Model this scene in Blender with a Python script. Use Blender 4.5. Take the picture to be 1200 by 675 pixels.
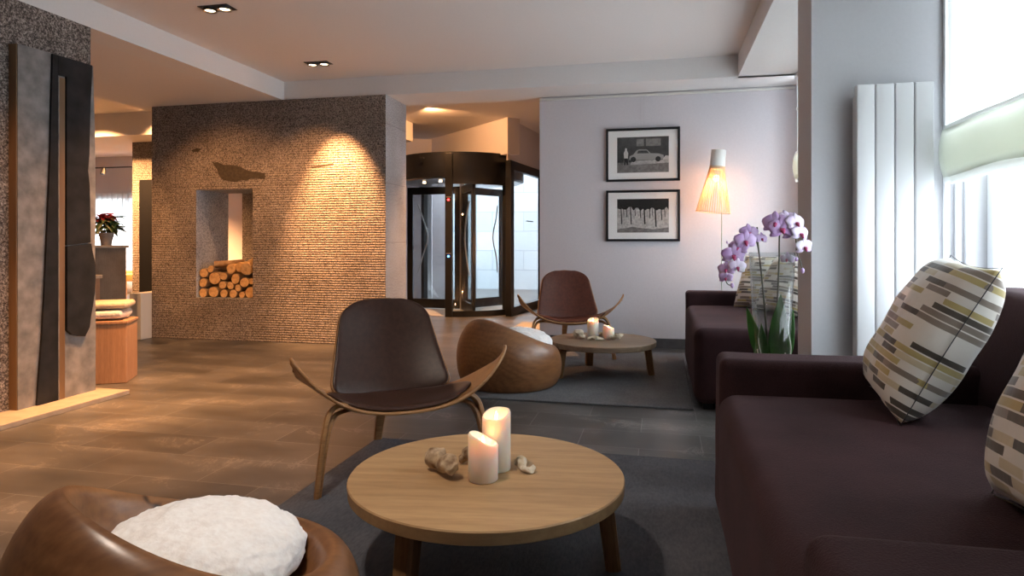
import bpy, bmesh, math, random
from mathutils import Vector, Matrix, noise
PI = math.pi
S = bpy.context.scene
COL = S.collection
for o in list(bpy.data.objects): bpy.data.objects.remove(o)

# ------------------------------------------------------------------ camera
cam = bpy.data.cameras.new('camera'); camo = bpy.data.objects.new('camera', cam); COL.objects.link(camo)
camo.location = (0, 0, 1.02)
camo.rotation_euler = (PI/2, 0, math.atan(175/775))
cam.sensor_width = 36; cam.lens = 36*775/1200
cam.shift_y = -(337.5-284)/1200
cam.clip_start = .05
S.camera = camo
# ------------------------------------------------------------------ look
S.view_settings.view_transform = 'Standard'; S.view_settings.look = 'None'
S.view_settings.gamma = 1; S.view_settings.use_curve_mapping = False
S.view_settings.exposure = 1.5
# ------------------------------------------------------------------ sky
w = bpy.data.worlds.new('world'); S.world = w; w.use_nodes = True
bg = w.node_tree.nodes['Background']; bg.inputs[0].default_value = (.90, .945, 1, 1); bg.inputs[1].default_value = 3.3

def light(name, kind, loc, energy, color, target=None, **k):
    l = bpy.data.lights.new(name, kind); l.energy = energy; l.color = color
    for a, b in k.items():
        if a == 'portal': l.cycles.is_portal = b
        else: setattr(l, a, b)
    o = bpy.data.objects.new(name, l); COL.objects.link(o); o.location = loc
    if target is not None:
        o.rotation_euler = (Vector(target)-Vector(loc)).to_track_quat('-Z', 'Y').to_euler()
    return o
# portals in the openings (they only guide the sky's light)
for nm, loc, tg, sx, sy in (('portal', (1.52, 2.2, 1.5), (0, 2.2, 1.5), 2.4, 1.9), 
                            ('portal', (1.52, 5.1, 1.5), (0, 5.1, 1.5), 2.3, 1.9), ('portal', (-3.3, 10.6, 1.3), (-2.2, 9.2, 1.3), 2.6, 2.4)):
    light(nm, 'AREA', loc, 0, (1, 1, 1), tg, shape='RECTANGLE', size=sx, size_y=sy, portal=True)
WARM = (1, .46, .17)

# ------------------------------------------------------------------ materials
def mat(name, base=(.5,.5,.5), rough=.6, metal=0, **k):
    m = bpy.data.materials.new(name); m.use_nodes = True
    b = m.node_tree.nodes['Principled BSDF']
    b.inputs['Base Color'].default_value = (*base, 1); b.inputs['Roughness'].default_value = rough; b.inputs['Metallic'].default_value = metal
    for a, v in k.items(): b.inputs[a.replace('_', ' ')].default_value = v
    return m
def N(m, t, **k):
    n = m.node_tree.nodes.new(t)
    for a, v in k.items():
        if a.startswith('i_'): n.inputs[a[2:].replace('_', ' ')].default_value = v
        else: setattr(n, a, v)
    return n
def L(m, a, b): m.node_tree.links.new(a, b)
def BS(m): return m.node_tree.nodes['Principled BSDF']
def coords(m, scale=(1,1,1), rot=(0,0,0), loc=(0,0,0)):
    t = N(m, 'ShaderNodeTexCoord'); mp = N(m, 'ShaderNodeMapping')
    mp.inputs['Scale'].default_value = scale; mp.inputs['Rotation'].default_value = rot; mp.inputs['Location'].default_value = loc
    L(m, t.outputs['Object'], mp.inputs['Vector']); return mp.outputs[0]
def ramp(m, fac, stops, interp='LINEAR'):
    r = N(m, 'ShaderNodeValToRGB'); r.color_ramp.interpolation = interp
    e = r.color_ramp.elements
    while len(e) < len(stops): e.new(.5)
    for i, (p, c) in enumerate(stops):
        e[i].position = p; e[i].color = (*c, 1) if len(c) == 3 else c
    L(m, fac, r.inputs[0]); return r.outputs[0]
def bump(m, h, strength=.3, dist=.01, prev=None):
    b = N(m, 'ShaderNodeBump'); b.inputs['Strength'].default_value = strength; b.inputs['Distance'].default_value = dist
    L(m, h, b.inputs['Height'])
    if prev: L(m, prev, b.inputs['Normal'])
    L(m, b.outputs[0], BS(m).inputs['Normal']); return b.outputs[0]
def noisy(name, c0, c1, scale=20, rough=.6, bstr=.1, bdist=.002, detail=4, cs=(1,1,1), **k):
    m = mat(name, c0, rough, **k); v = coords(m, cs)
    n = N(m, 'ShaderNodeTexNoise', i_Scale=scale, i_Detail=detail); L(m, v, n.inputs['Vector'])
    L(m, ramp(m, n.outputs['Fac'], [(.3, c0), (.7, c1)]), BS(m).inputs['Base Color'])
    if bstr: bump(m, n.outputs['Fac'], bstr, bdist)
    return m
def mix(m, fac, a, b, mode='MIX'):
    x = N(m, 'ShaderNodeMix', data_type='RGBA', blend_type=mode)
    if isinstance(fac, float): x.inputs[0].default_value = fac
    else: L(m, fac, x.inputs[0])
    for i, q in ((6, a), (7, b)):
        if isinstance(q, tuple): x.inputs[i].default_value = (*q, 1)
        else: L(m, q, x.inputs[i])
    return x.outputs[2]
def wood(name, dark, mid, lightc, axis='X', scale=1.0, rough=.42, ring=9, bstr=.08):
    m = mat(name, mid, rough)
    st = {'X': (.12, 1, 1), 'Y': (1, .12, 1), 'Z': (1, 1, .12)}[axis]
    v = coords(m, tuple(q*scale for q in st))
    n0 = N(m, 'ShaderNodeTexNoise', i_Scale=2.2, i_Detail=3); L(m, v, n0.inputs['Vector'])
    n1 = N(m, 'ShaderNodeTexNoise', i_Scale=ring*6, i_Detail=6, i_Roughness=.65); L(m, v, n1.inputs['Vector'])
    wv = N(m, 'ShaderNodeTexWave', i_Scale=ring*.5, i_Distortion=6., i_Detail=3.); wv.bands_direction = {'X':'Y','Y':'X','Z':'X'}[axis]
    L(m, v, wv.inputs['Vector'])
    a = ramp(m, n0.outputs['Fac'], [(.3, dark), (.5, mid), (.72, lightc)])
    b = ramp(m, n1.outputs['Fac'], [(.35, dark), (.6, lightc)])
    c = ramp(m, wv.outputs['Fac'], [(0, dark), (.5, mid), (1, lightc)])
    x = mix(m, .35, a, b); x = mix(m, .15, x, c)
    L(m, x, BS(m).inputs['Base Color']); bump(m, n1.outputs['Fac'], bstr, .002)
    return m

M = {}
def granite(name, cols, ax='XZ', grooves=True, bstr=.9):
    m = mat(name, cols[1], .85)
    v = coords(m)
    n = N(m, 'ShaderNodeTexNoise', i_Scale=85., i_Detail=6, i_Roughness=.75); L(m, v, n.inputs['Vector'])
    n2 = N(m, 'ShaderNodeTexNoise', i_Scale=2.5, i_Detail=3); L(m, v, n2.inputs['Vector'])
    vo = N(m, 'ShaderNodeTexVoronoi', i_Scale=80.); L(m, v, vo.inputs['Vector'])
    a = ramp(m, n.outputs['Fac'], [(.40, cols[0]), (.5, cols[1]), (.62, cols[2])])
    b = ramp(m, n2.outputs['Fac'], [(.3, (.72,.7,.68)), (.7, (1,1,1))])
    x = mix(m, 1., a, b, 'MULTIPLY')
    # long dark pores lying level in the stone
    pv = coords(m, (2.2, 2.2, 9)); n3 = N(m, 'ShaderNodeTexNoise', i_Scale=1.6, i_Detail=6, i_Roughness=.6); L(m, pv, n3.inputs['Vector'])
    p = ramp(m, n3.outputs['Fac'], [(.7, (0,0,0)), (.73, (1,1,1))])
    x = mix(m, p, x, (.05,.04,.035))
    # block joints
    if ax == 'XZ': r = (PI/2, 0, 0)
    else: r = (PI/2, 0, PI/2)
    t = N(m, 'ShaderNodeTexCoord'); sp = N(m, 'ShaderNodeSeparateXYZ'); L(m, t.outputs['Object'], sp.inputs[0])
    cb = N(m, 'ShaderNodeCombineXYZ'); L(m, sp.outputs[0 if ax == 'XZ' else 1], cb.inputs[0]); L(m, sp.outputs[2], cb.inputs[1])
    mp = N(m, 'ShaderNodeMapping'); mp.inputs['Location'].default_value = (.37, .15, 0); L(m, cb.outputs[0], mp.inputs[0])
    br = N(m, 'ShaderNodeTexBrick', i_Scale=1., i_Mortar_Size=.004, i_Brick_Width=1.55, i_Row_Height=.585, i_Mortar_Smooth=.2); L(m, mp.outputs[0], br.inputs['Vector'])
    jx = ramp(m, br.outputs['Fac'], [(0, (1,1,1)), (1, (.72,.7,.68))])
    x = mix(m, 1., x, jx, 'MULTIPLY')
    L(m, x, BS(m).inputs['Base Color'])
    nb = bump(m, n.outputs['Fac'], bstr*.6, .005)
    nb = bump(m, vo.outputs['Distance'], bstr*.5, .004, nb)
    if grooves:
        wv = N(m, 'ShaderNodeTexWave', i_Scale=13., i_Distortion=.8, i_Detail=2.); wv.bands_direction = 'Z'; L(m, v, wv.inputs['Vector'])
        bump(m, wv.outputs['Fac'], .9, .005, nb)
    return m
M['stone'] = granite('chiselled_stone', [(.045,.035,.03), (.255,.22,.20), (.45,.40,.37)])
M['stone_side'] = granite('sawn_stone_daylit', [(.22,.23,.25), (.46,.48,.52), (.64,.66,.70)], 'YZ', False, .4)  # paler blue-grey than the front: daylight on the side faces painted in
M['stone_left'] = granite('dark_speckled_stone', [(.03,.025,.022), (.18,.15,.135), (.55,.5,.47)], 'YZ', False)
M['paint'] = noisy('wall_paint', (.60,.575,.61), (.63,.605,.64), 60, .75, .05, .0005)
M['column'] = noisy('column_paint', (.60,.595,.62), (.62,.615,.64), 60, .75, .05, .0005)
M['ceil'] = noisy('ceiling_paint', (.77,.74,.73), (.79,.76,.75), 50, .85, .05, .0005)
M['ceil2'] = noisy('beam_paint', (.76,.75,.75), (.78,.77,.77), 50, .85, .05, .0005)
M['white'] = mat('white_enamel', (.83,.84,.86), .3)
M['black'] = mat('black_metal', (.012,.013,.016), .35, .3)
M['rubber'] = mat('black_rubber', (.01,.01,.01), .8)
M['steel'] = mat('brushed_steel', (.55,.55,.56), .3, 1)
M['leather'] = noisy('brown_leather', (.040,.018,.012), (.058,.026,.018), 45, .31, .12, .001, Specular_IOR_Level=.3)
M['leather2'] = noisy('red_brown_leather', (.07,.020,.012), (.105,.03,.018), 45, .45, .12, .001, Specular_IOR_Level=.35)
M['ply'] = wood('walnut_plywood', (.16,.07,.024), (.33,.16,.06), (.48,.25,.105), 'X', 3, .38)
M['plyedge'] = wood('plywood_edge', (.2,.12,.06), (.38,.25,.13), (.5,.36,.2), 'X', 6, .5)
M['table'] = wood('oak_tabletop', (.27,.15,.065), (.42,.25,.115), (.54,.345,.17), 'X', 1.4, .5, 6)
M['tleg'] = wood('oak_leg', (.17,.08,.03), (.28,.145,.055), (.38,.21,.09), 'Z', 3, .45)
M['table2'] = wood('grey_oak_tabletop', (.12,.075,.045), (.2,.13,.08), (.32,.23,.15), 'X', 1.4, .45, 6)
M['bench'] = wood('bench_wood', (.30,.15,.08), (.42,.23,.13), (.54,.33,.20), 'Z', 2, .5)
M['greywood'] = wood('grey_cladding', (.10,.08,.06), (.16,.135,.11), (.22,.19,.16), 'X', 3, .6)
def poufmat(name, d, mm, l):
    m = mat(name, mm, .33)
    v = coords(m, (1,1,1.7), (.5,.25,0))
    n0 = N(m, 'ShaderNodeTexNoise', i_Scale=2.0, i_Detail=4); L(m, v, n0.inputs['Vector'])
    wv = N(m, 'ShaderNodeTexWave', i_Scale=6., i_Distortion=5., i_Detail=3., i_Detail_Scale=1.2); wv.wave_type = 'RINGS'; L(m, v, wv.inputs['Vector'])
    n1 = N(m, 'ShaderNodeTexNoise', i_Scale=60., i_Detail=4); L(m, coords(m, (.15,1,1)), n1.inputs['Vector'])
    a = ramp(m, n0.outputs['Fac'], [(.3, d), (.5, mm), (.72, l)])
    c = ramp(m, wv.outputs['Fac'], [(0, d), (.35, mm), (1, l)])
    x = mix(m, .16, a, c); x = mix(m, .22, x, ramp(m, n1.outputs['Fac'], [(.35, d), (.65, l)]))
    n4 = N(m, 'ShaderNodeTexNoise', i_Scale=3.4, i_Detail=2); L(m, coords(m, (3.2,3.2,.7), (0,.35,0)), n4.inputs['Vector'])
    x = mix(m, ramp(m, n4.outputs['Fac'], [(.71, (0,0,0)), (.74, (1,1,1))]), x, (.02,.01,.006))
    L(m, x, BS(m).inputs['Base Color']); bump(m, n1.outputs['Fac'], .05, .001)
    return m
M['pouf'] = poufmat('carved_cedar', (.10,.036,.013), (.22,.088,.032), (.34,.155,.06))
M['pouf2'] = poufmat('carved_cedar_dark', (.085,.032,.012), (.19,.078,.03), (.31,.155,.068))
def furmat():
    m = noisy('white_sheepskin', (.86,.83,.81), (.96,.95,.94), 70, .95, .5, .006, 6); BS(m).inputs['Sheen Weight'].default_value = .3
    return m
M['fur'] = furmat()
def velvet(name, a, b):
    m = mat(name, a, .9); v = coords(m)
    n = N(m, 'ShaderNodeTexNoise', i_Scale=5., i_Detail=4); L(m, v, n.inputs['Vector'])
    n2 = N(m, 'ShaderNodeTexNoise', i_Scale=260., i_Detail=3); L(m, v, n2.inputs['Vector'])
    x = mix(m, .45, ramp(m, n.outputs['Fac'], [(.35, a), (.65, b)]), ramp(m, n2.outputs['Fac'], [(.3, a), (.7, b)]))
    L(m, x, BS(m).inputs['Base Color']); nb = bump(m, n2.outputs['Fac'], .5, .003); bump(m, n.outputs['Fac'], .15, .01, nb)
    BS(m).inputs['Sheen Weight'].default_value = .15; BS(m).inputs['Sheen Roughness'].default_value = .4
    BS(m).inputs['Sheen Tint'].default_value = (.6,.42,.46,1)
    return m
M['velvet'] = velvet('aubergine_velvet', (.020,.009,.010), (.046,.021,.023)); BS(M['velvet']).inputs['Specular IOR Level'].default_value = .15
def rugmat(name, a, b):
    m = mat(name, a, .95); v = coords(m)
    n = N(m, 'ShaderNodeTexNoise', i_Scale=3.5, i_Detail=6, i_Roughness=.65); L(m, v, n.inputs['Vector'])
    n2 = N(m, 'ShaderNodeTexNoise', i_Scale=110., i_Detail=3); L(m, coords(m, (1,.35,1)), n2.inputs['Vector'])
    x = mix(m, .5, ramp(m, n.outputs['Fac'], [(.3, a), (.7, b)]), ramp(m, n2.outputs['Fac'], [(.3, a), (.7, b)]))
    L(m, x, BS(m).inputs['Base Color']); bump(m, n2.outputs['Fac'], .6, .004)
    return m
M['rug'] = rugmat('slate_rug', (.042,.045,.056), (.105,.108,.125))
M['rug2'] = rugmat('grey_rug', (.075,.076,.082), (.15,.15,.155))
M['mat'] = rugmat('speckled_mat', (.26,.25,.24), (.42,.41,.38))
def floormat():
    m = mat('slate_tiles', (.1,.1,.11), .36)
    t = N(m, 'ShaderNodeTexCoord'); mp = N(m, 'ShaderNodeMapping'); L(m, t.outputs['Object'], mp.inputs[0])
    mp.inputs['Location'].default_value = (.108, .15, 0)
    br = N(m, 'ShaderNodeTexBrick', i_Scale=1., i_Mortar_Size=.0022, i_Brick_Width=.61, i_Row_Height=.29, i_Mortar_Smooth=.3, i_Bias=0.)
    br.inputs['Color1'].default_value = (.066,.064,.064,1); br.inputs['Color2'].default_value = (.108,.104,.102,1); br.inputs['Mortar'].default_value = (.23,.225,.22,1)
    L(m, mp.outputs[0], br.inputs['Vector'])
    n = N(m, 'ShaderNodeTexNoise', i_Scale=2.6, i_Detail=3, i_Roughness=.5); L(m, coords(m, (.7,1.6,1)), n.inputs['Vector'])
    n2 = N(m, 'ShaderNodeTexNoise', i_Scale=2.3, i_Detail=9, i_Roughness=.72, i_Distortion=1.2); L(m, coords(m, (1,1,1), (0,0,.6)), n2.inputs['Vector'])
    x = mix(m, 1., br.outputs['Color'], ramp(m, n.outputs['Fac'], [(.3, (.5,.5,.5)), (.7, (1.1,1.09,1.07))]), 'MULTIPLY')
    vein = mix(m, 1., ramp(m, n2.outputs['Fac'], [(.482, (0,0,0)), (.5, (.7,.7,.7)), (.518, (0,0,0))]), ramp(m, n.outputs['Fac'], [(.5, (0,0,0)), (.62, (1,1,1))]), 'MULTIPLY')
    x = mix(m, vein, x, (.26,.24,.22))
    L(m, x, BS(m).inputs['Base Color'])
    nb = bump(m, n.outputs['Fac'], .15, .006); inv = N(m, 'ShaderNodeMath', operation='SUBTRACT'); inv.inputs[0].default_value = 1; L(m, br.outputs['Fac'], inv.inputs[1])
    bump(m, inv.outputs[0], .4, .002, nb)
    return m
M['floor'] = floormat()
M['plaster'] = noisy('mottled_grey_slate', (.12,.12,.125), (.27,.265,.265), 11, .55, .3, .003, 8)
M['slab'] = noisy('black_slate', (.005,.0055,.007), (.018,.019,.022), 9, .6, .35, .004, 8, Specular_IOR_Level=.25)
M['bronze'] = noisy('brown_rod', (.13,.075,.035), (.2,.12,.06), 14, .4, .1, .001, cs=(1,1,.1))
M['plinth'] = noisy('pale_oak_plinth', (.32,.27,.22), (.4,.35,.29), 14, .5, .1, .001)
M['bark'] = noisy('birch_bark', (.20,.11,.05), (.42,.28,.15), 16, .85, .5, .006, 5)
def endgrain():
    m = mat('log_end_grain', (.6,.36,.15), .8)
    n = N(m, 'ShaderNodeTexNoise', i_Scale=25., i_Detail=5); L(m, coords(m), n.inputs['Vector'])
    L(m, ramp(m, n.outputs['Fac'], [(.35, (.42,.23,.09)), (.6, (.68,.43,.2)), (.75, (.3,.15,.06))]), BS(m).inputs['Base Color'])
    return m
M['endgrain'] = endgrain()
def glass(name, tint=(1,1,1), rough=0.0):
    m = bpy.data.materials.new(name); m.use_nodes = True; nt = m.node_tree; nt.nodes.clear()
    out = N(m, 'ShaderNodeOutputMaterial'); g = N(m, 'ShaderNodeBsdfGlossy'); g.inputs['Roughness'].default_value = .02
    tr = N(m, 'ShaderNodeBsdfTransparent'); tr.inputs[0].default_value = (*tint, 1)
    lw = N(m, 'ShaderNodeLayerWeight'); lw.inputs[0].default_value = .5; pw = N(m, 'ShaderNodeMath', operation='POWER'); L(m, lw.outputs['Facing'], pw.inputs[0]); pw.inputs[1].default_value = 3.; fr = N(m, 'ShaderNodeMath', operation='MULTIPLY_ADD'); L(m, pw.outputs[0], fr.inputs[0]); fr.inputs[1].default_value = .55; fr.inputs[2].default_value = .035
    mx = N(m, 'ShaderNodeMixShader'); L(m, fr.outputs[0], mx.inputs[0]); L(m, tr.outputs[0], mx.inputs[1]); L(m, g.outputs[0], mx.inputs[2]); L(m, mx.outputs[0], out.inputs[0])
    return m
M['glass'] = glass('clear_glass', (.93,.96,.97))
M['frameglass'] = glass('picture_glazing', (1,1,1))
M['vaseglass'] = glass('vase_glass', (.95,.97,.97))
M['basewater'] = mat('vase_base_glass', (.9,.95,.95), .02, Transmission_Weight=1.0, IOR=1.4)
def wax():
    m = mat('candle_wax', (.82,.75,.66), .5); b = BS(m)
    b.inputs['Subsurface Weight'].default_value = .55; b.inputs['Subsurface Radius'].default_value = (.05,.025,.012); b.inputs['Subsurface Scale'].default_value = 1
    return m
M['wax'] = wax()
def emis(name, c, s):
    m = mat(name, c, .5); BS(m).inputs['Emission Color'].default_value = (*c, 1); BS(m).inputs['Emission Strength'].default_value = s; return m
M['flame'] = emis('candle_flame', (1,.62,.25), 5)
M['bulb'] = emis('warm_bulb', (1,.72,.42), 6)
M['lampbulb'] = emis('lamp_bulb', (1,.66,.36), 2.5)
M['led_red'] = emis('red_led', (1,.02,.02), 6); M['led_blue'] = emis('blue_led', (.05,.25,1), 6); M['led_green'] = emis('green_led', (.05,.9,.2), 2)
M['drift'] = noisy('driftwood', (.16,.08,.035), (.68,.52,.34), 30, .8, .8, .006, 5)
M['drift2'] = noisy('bleached_driftwood', (.42,.32,.2), (.75,.66,.53), 38, .8, .8, .006, 5)
def sheer(name, col, tfac, alpha):
    m = bpy.data.materials.new(name); m.use_nodes = True; nt = m.node_tree; nt.nodes.clear()
    out = N(m, 'ShaderNodeOutputMaterial'); d = N(m, 'ShaderNodeBsdfDiffuse'); t = N(m, 'ShaderNodeBsdfTranslucent'); tr = N(m, 'ShaderNodeBsdfTransparent')
    d.inputs[0].default_value = (*col, 1); t.inputs[0].default_value = (*col, 1)
    a = N(m, 'ShaderNodeMixShader'); a.inputs[0].default_value = tfac; L(m, d.outputs[0], a.inputs[1]); L(m, t.outputs[0], a.inputs[2])
    b = N(m, 'ShaderNodeMixShader'); b.inputs[0].default_value = alpha; L(m, a.outputs[0], b.inputs[1]); L(m, tr.outputs[0], b.inputs[2]); L(m, b.outputs[0], out.inputs[0])
    return m
M['sheer'] = sheer('sheer_white_blind', (.93,.94,.93), .42, .08)
M['band'] = sheer('pale_green_band', (.87,.885,.83), .5, .05)
M['curtain'] = sheer('white_curtain', (.95,.94,.93), .6, .35)
M['linen'] = noisy('linen', (.55,.42,.28), (.68,.55,.4), 60, .9, .3, .003)
M['towel'] = noisy('white_wool', (.55,.5,.45), (.75,.7,.64), 60, .95, .9, .008)
M['orange'] = noisy('tan_upholstery', (.55,.28,.1), (.65,.36,.14), 60, .8, .2, .002)
M['pot'] = noisy('grey_clay_pot', (.26,.22,.19), (.36,.31,.27), 20, .8, .2, .002)
M['leaf'] = noisy('orchid_leaf', (.015,.07,.012), (.05,.17,.025), 9, .35, .1, .002)
M['leafdark'] = noisy('poinsettia_leaf', (.012,.035,.01), (.03,.07,.02), 20, .5, .2, .002)
M['leafred'] = noisy('poinsettia_bract', (.30,.012,.02), (.42,.03,.03), 20, .5, .2, .002)
M['stem'] = noisy('orchid_stem', (.035,.05,.02), (.09,.07,.04), 30, .5, .2, .001)
M['root'] = noisy('aerial_root', (.35,.36,.28), (.5,.5,.4), 30, .6, .2, .001)
def petal(name, a, b):
    m = noisy(name, a, b, 14, .5, .1, .002); BS(m).inputs['Subsurface Weight'].default_value = .3; BS(m).inputs['Subsurface Radius'].default_value = (.01,.006,.01); return m
M['petal'] = petal('lilac_petal', (.50,.30,.62), (.72,.55,.82)); M['petal2'] = petal('pale_lilac_petal', (.68,.56,.78), (.84,.78,.9))
M['lip'] = mat('orchid_lip', (.45,.05,.16), .5)
M['mount'] = mat('white_mount', (.9,.89,.88), .8)
M['gdark'] = noisy('photo_dark', (.02,.02,.02), (.06,.06,.06), 30, .4, 0); M['gmid'] = noisy('photo_mid', (.14,.13,.13), (.26,.25,.24), 40, .4, 0, detail=8)
M['glight'] = noisy('photo_light', (.32,.31,.3), (.62,.6,.58), 50, .4, 0, detail=8); M['gblack'] = mat('photo_black', (.012,.012,.012), .4)
M['ggrey'] = mat('photo_grey', (.33,.32,.31), .4); M['gwhite'] = mat('photo_white', (.6,.58,.56), .4)
def cladding():
    m = mat('pale_stone_cladding', (.6,.62,.63), .7)
    t = N(m, 'ShaderNodeTexCoord'); sp = N(m, 'ShaderNodeSeparateXYZ'); L(m, t.outputs['Object'], sp.inputs[0])
    ad = N(m, 'ShaderNodeMath', operation='ADD'); L(m, sp.outputs[0], ad.inputs[0]); L(m, sp.outputs[1], ad.inputs[1])
    cb = N(m, 'ShaderNodeCombineXYZ'); L(m, ad.outputs[0], cb.inputs[0]); L(m, sp.outputs[2], cb.inputs[1])
    br = N(m, 'ShaderNodeTexBrick', i_Scale=1., i_Mortar_Size=.006, i_Brick_Width=.7, i_Row_Height=.42)
    br.inputs['Color1'].default_value = (.34,.38,.41,1); br.inputs['Color2'].default_value = (.42,.46,.49,1); br.inputs['Mortar'].default_value = (.2,.22,.24,1)
    L(m, cb.outputs[0], br.inputs['Vector']); L(m, br.outputs['Color'], BS(m).inputs['Base Color']); return m
M['cladding'] = cladding()
M['pavement'] = noisy('pavement', (.35,.35,.35), (.45,.45,.45), 12, .8, .1, .002)
M['basetile'] = noisy('base_tile', (.07,.07,.075), (.1,.1,.105), 20, .4, .1, .001)
def lampwood():
    m = wood('birch_strips', (.62,.42,.22), (.75,.52,.3), (.85,.65,.4), 'Z', 3, .5); b = BS(m)
    b.inputs['Subsurface Weight'].default_value = .6; b.inputs['Subsurface Radius'].default_value = (.02,.01,.004)
    return m
M['birch'] = lampwood()
M['lampwhite'] = mat('white_lamp_cap', (.7,.69,.66), .5)
def dashmat(name, stripe_axis=0, row_axis=1, seed=0.0):
    # hand painted dashes in rows on satin
    m = mat(name, (.8,.76,.68), .36); b = BS(m); b.inputs['Sheen Weight'].default_value = .3
    t = N(m, 'ShaderNodeTexCoord'); sp = N(m, 'ShaderNodeSeparateXYZ'); L(m, t.outputs['Object'], sp.inputs[0])
    nz = N(m, 'ShaderNodeTexNoise', i_Scale=9., i_Detail=3); L(m, t.outputs['Object'], nz.inputs['Vector'])
    def mth(op, a, b_=None, c=None):
        n = N(m, 'ShaderNodeMath', operation=op)
        for i, q in enumerate((a, b_, c)):
            if q is None: continue
            if isinstance(q, (int, float)): n.inputs[i].default_value = q
            else: L(m, q, n.inputs[i])
        return n.outputs[0]
    y = mth('ADD', sp.outputs[row_axis], mth('MULTIPLY', nz.outputs['Fac'], .004)); rowh = .0205
    yr = mth('DIVIDE', y, rowh); row = mth('FLOOR', yr); fy = mth('FRACT', yr)
    wn = N(m, 'ShaderNodeTexWhiteNoise', noise_dimensions='1D'); L(m, mth('ADD', row, seed), wn.inputs['W'])
    x = mth('ADD', sp.outputs[stripe_axis], mth('MULTIPLY', wn.outputs['Value'], .9)); x = mth('ADD', x, mth('MULTIPLY', nz.outputs['Fac'], .03))
    xr = mth('DIVIDE', x, .085); cell = mth('FLOOR', xr)
    cb = N(m, 'ShaderNodeCombineXYZ'); L(m, row, cb.inputs[0]); L(m, cell, cb.inputs[1]); cb.inputs[2].default_value = seed
    w2 = N(m, 'ShaderNodeTexWhiteNoise', noise_dimensions='3D'); L(m, cb.outputs[0], w2.inputs['Vector'])
    c = ramp(m, w2.outputs['Value'], [(0, (.78,.73,.66)), (.36, (.09,.075,.06)), (.58, (.5,.40,.17)), (.74, (.26,.21,.17)), (.88, (.62,.53,.36))], 'CONSTANT')
    gap = mth('LESS_THAN', fy, .82)
    fc = N(m, 'ShaderNodeTexNoise', i_Scale=150., i_Detail=2); L(m, coords(m, (1,1,1)), fc.inputs['Vector'])
    col = mix(m, gap, (.78,.73,.66), c)
    L(m, col, b.inputs['Base Color']); bump(m, nz.outputs['Fac'], .35, .02); return m
M['dash'] = dashmat('dashed_satin'); M['dash2'] = dashmat('dashed_satin_two', seed=17.); M['dash3'] = dashmat('dashed_satin_three', seed=41.)

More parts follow.
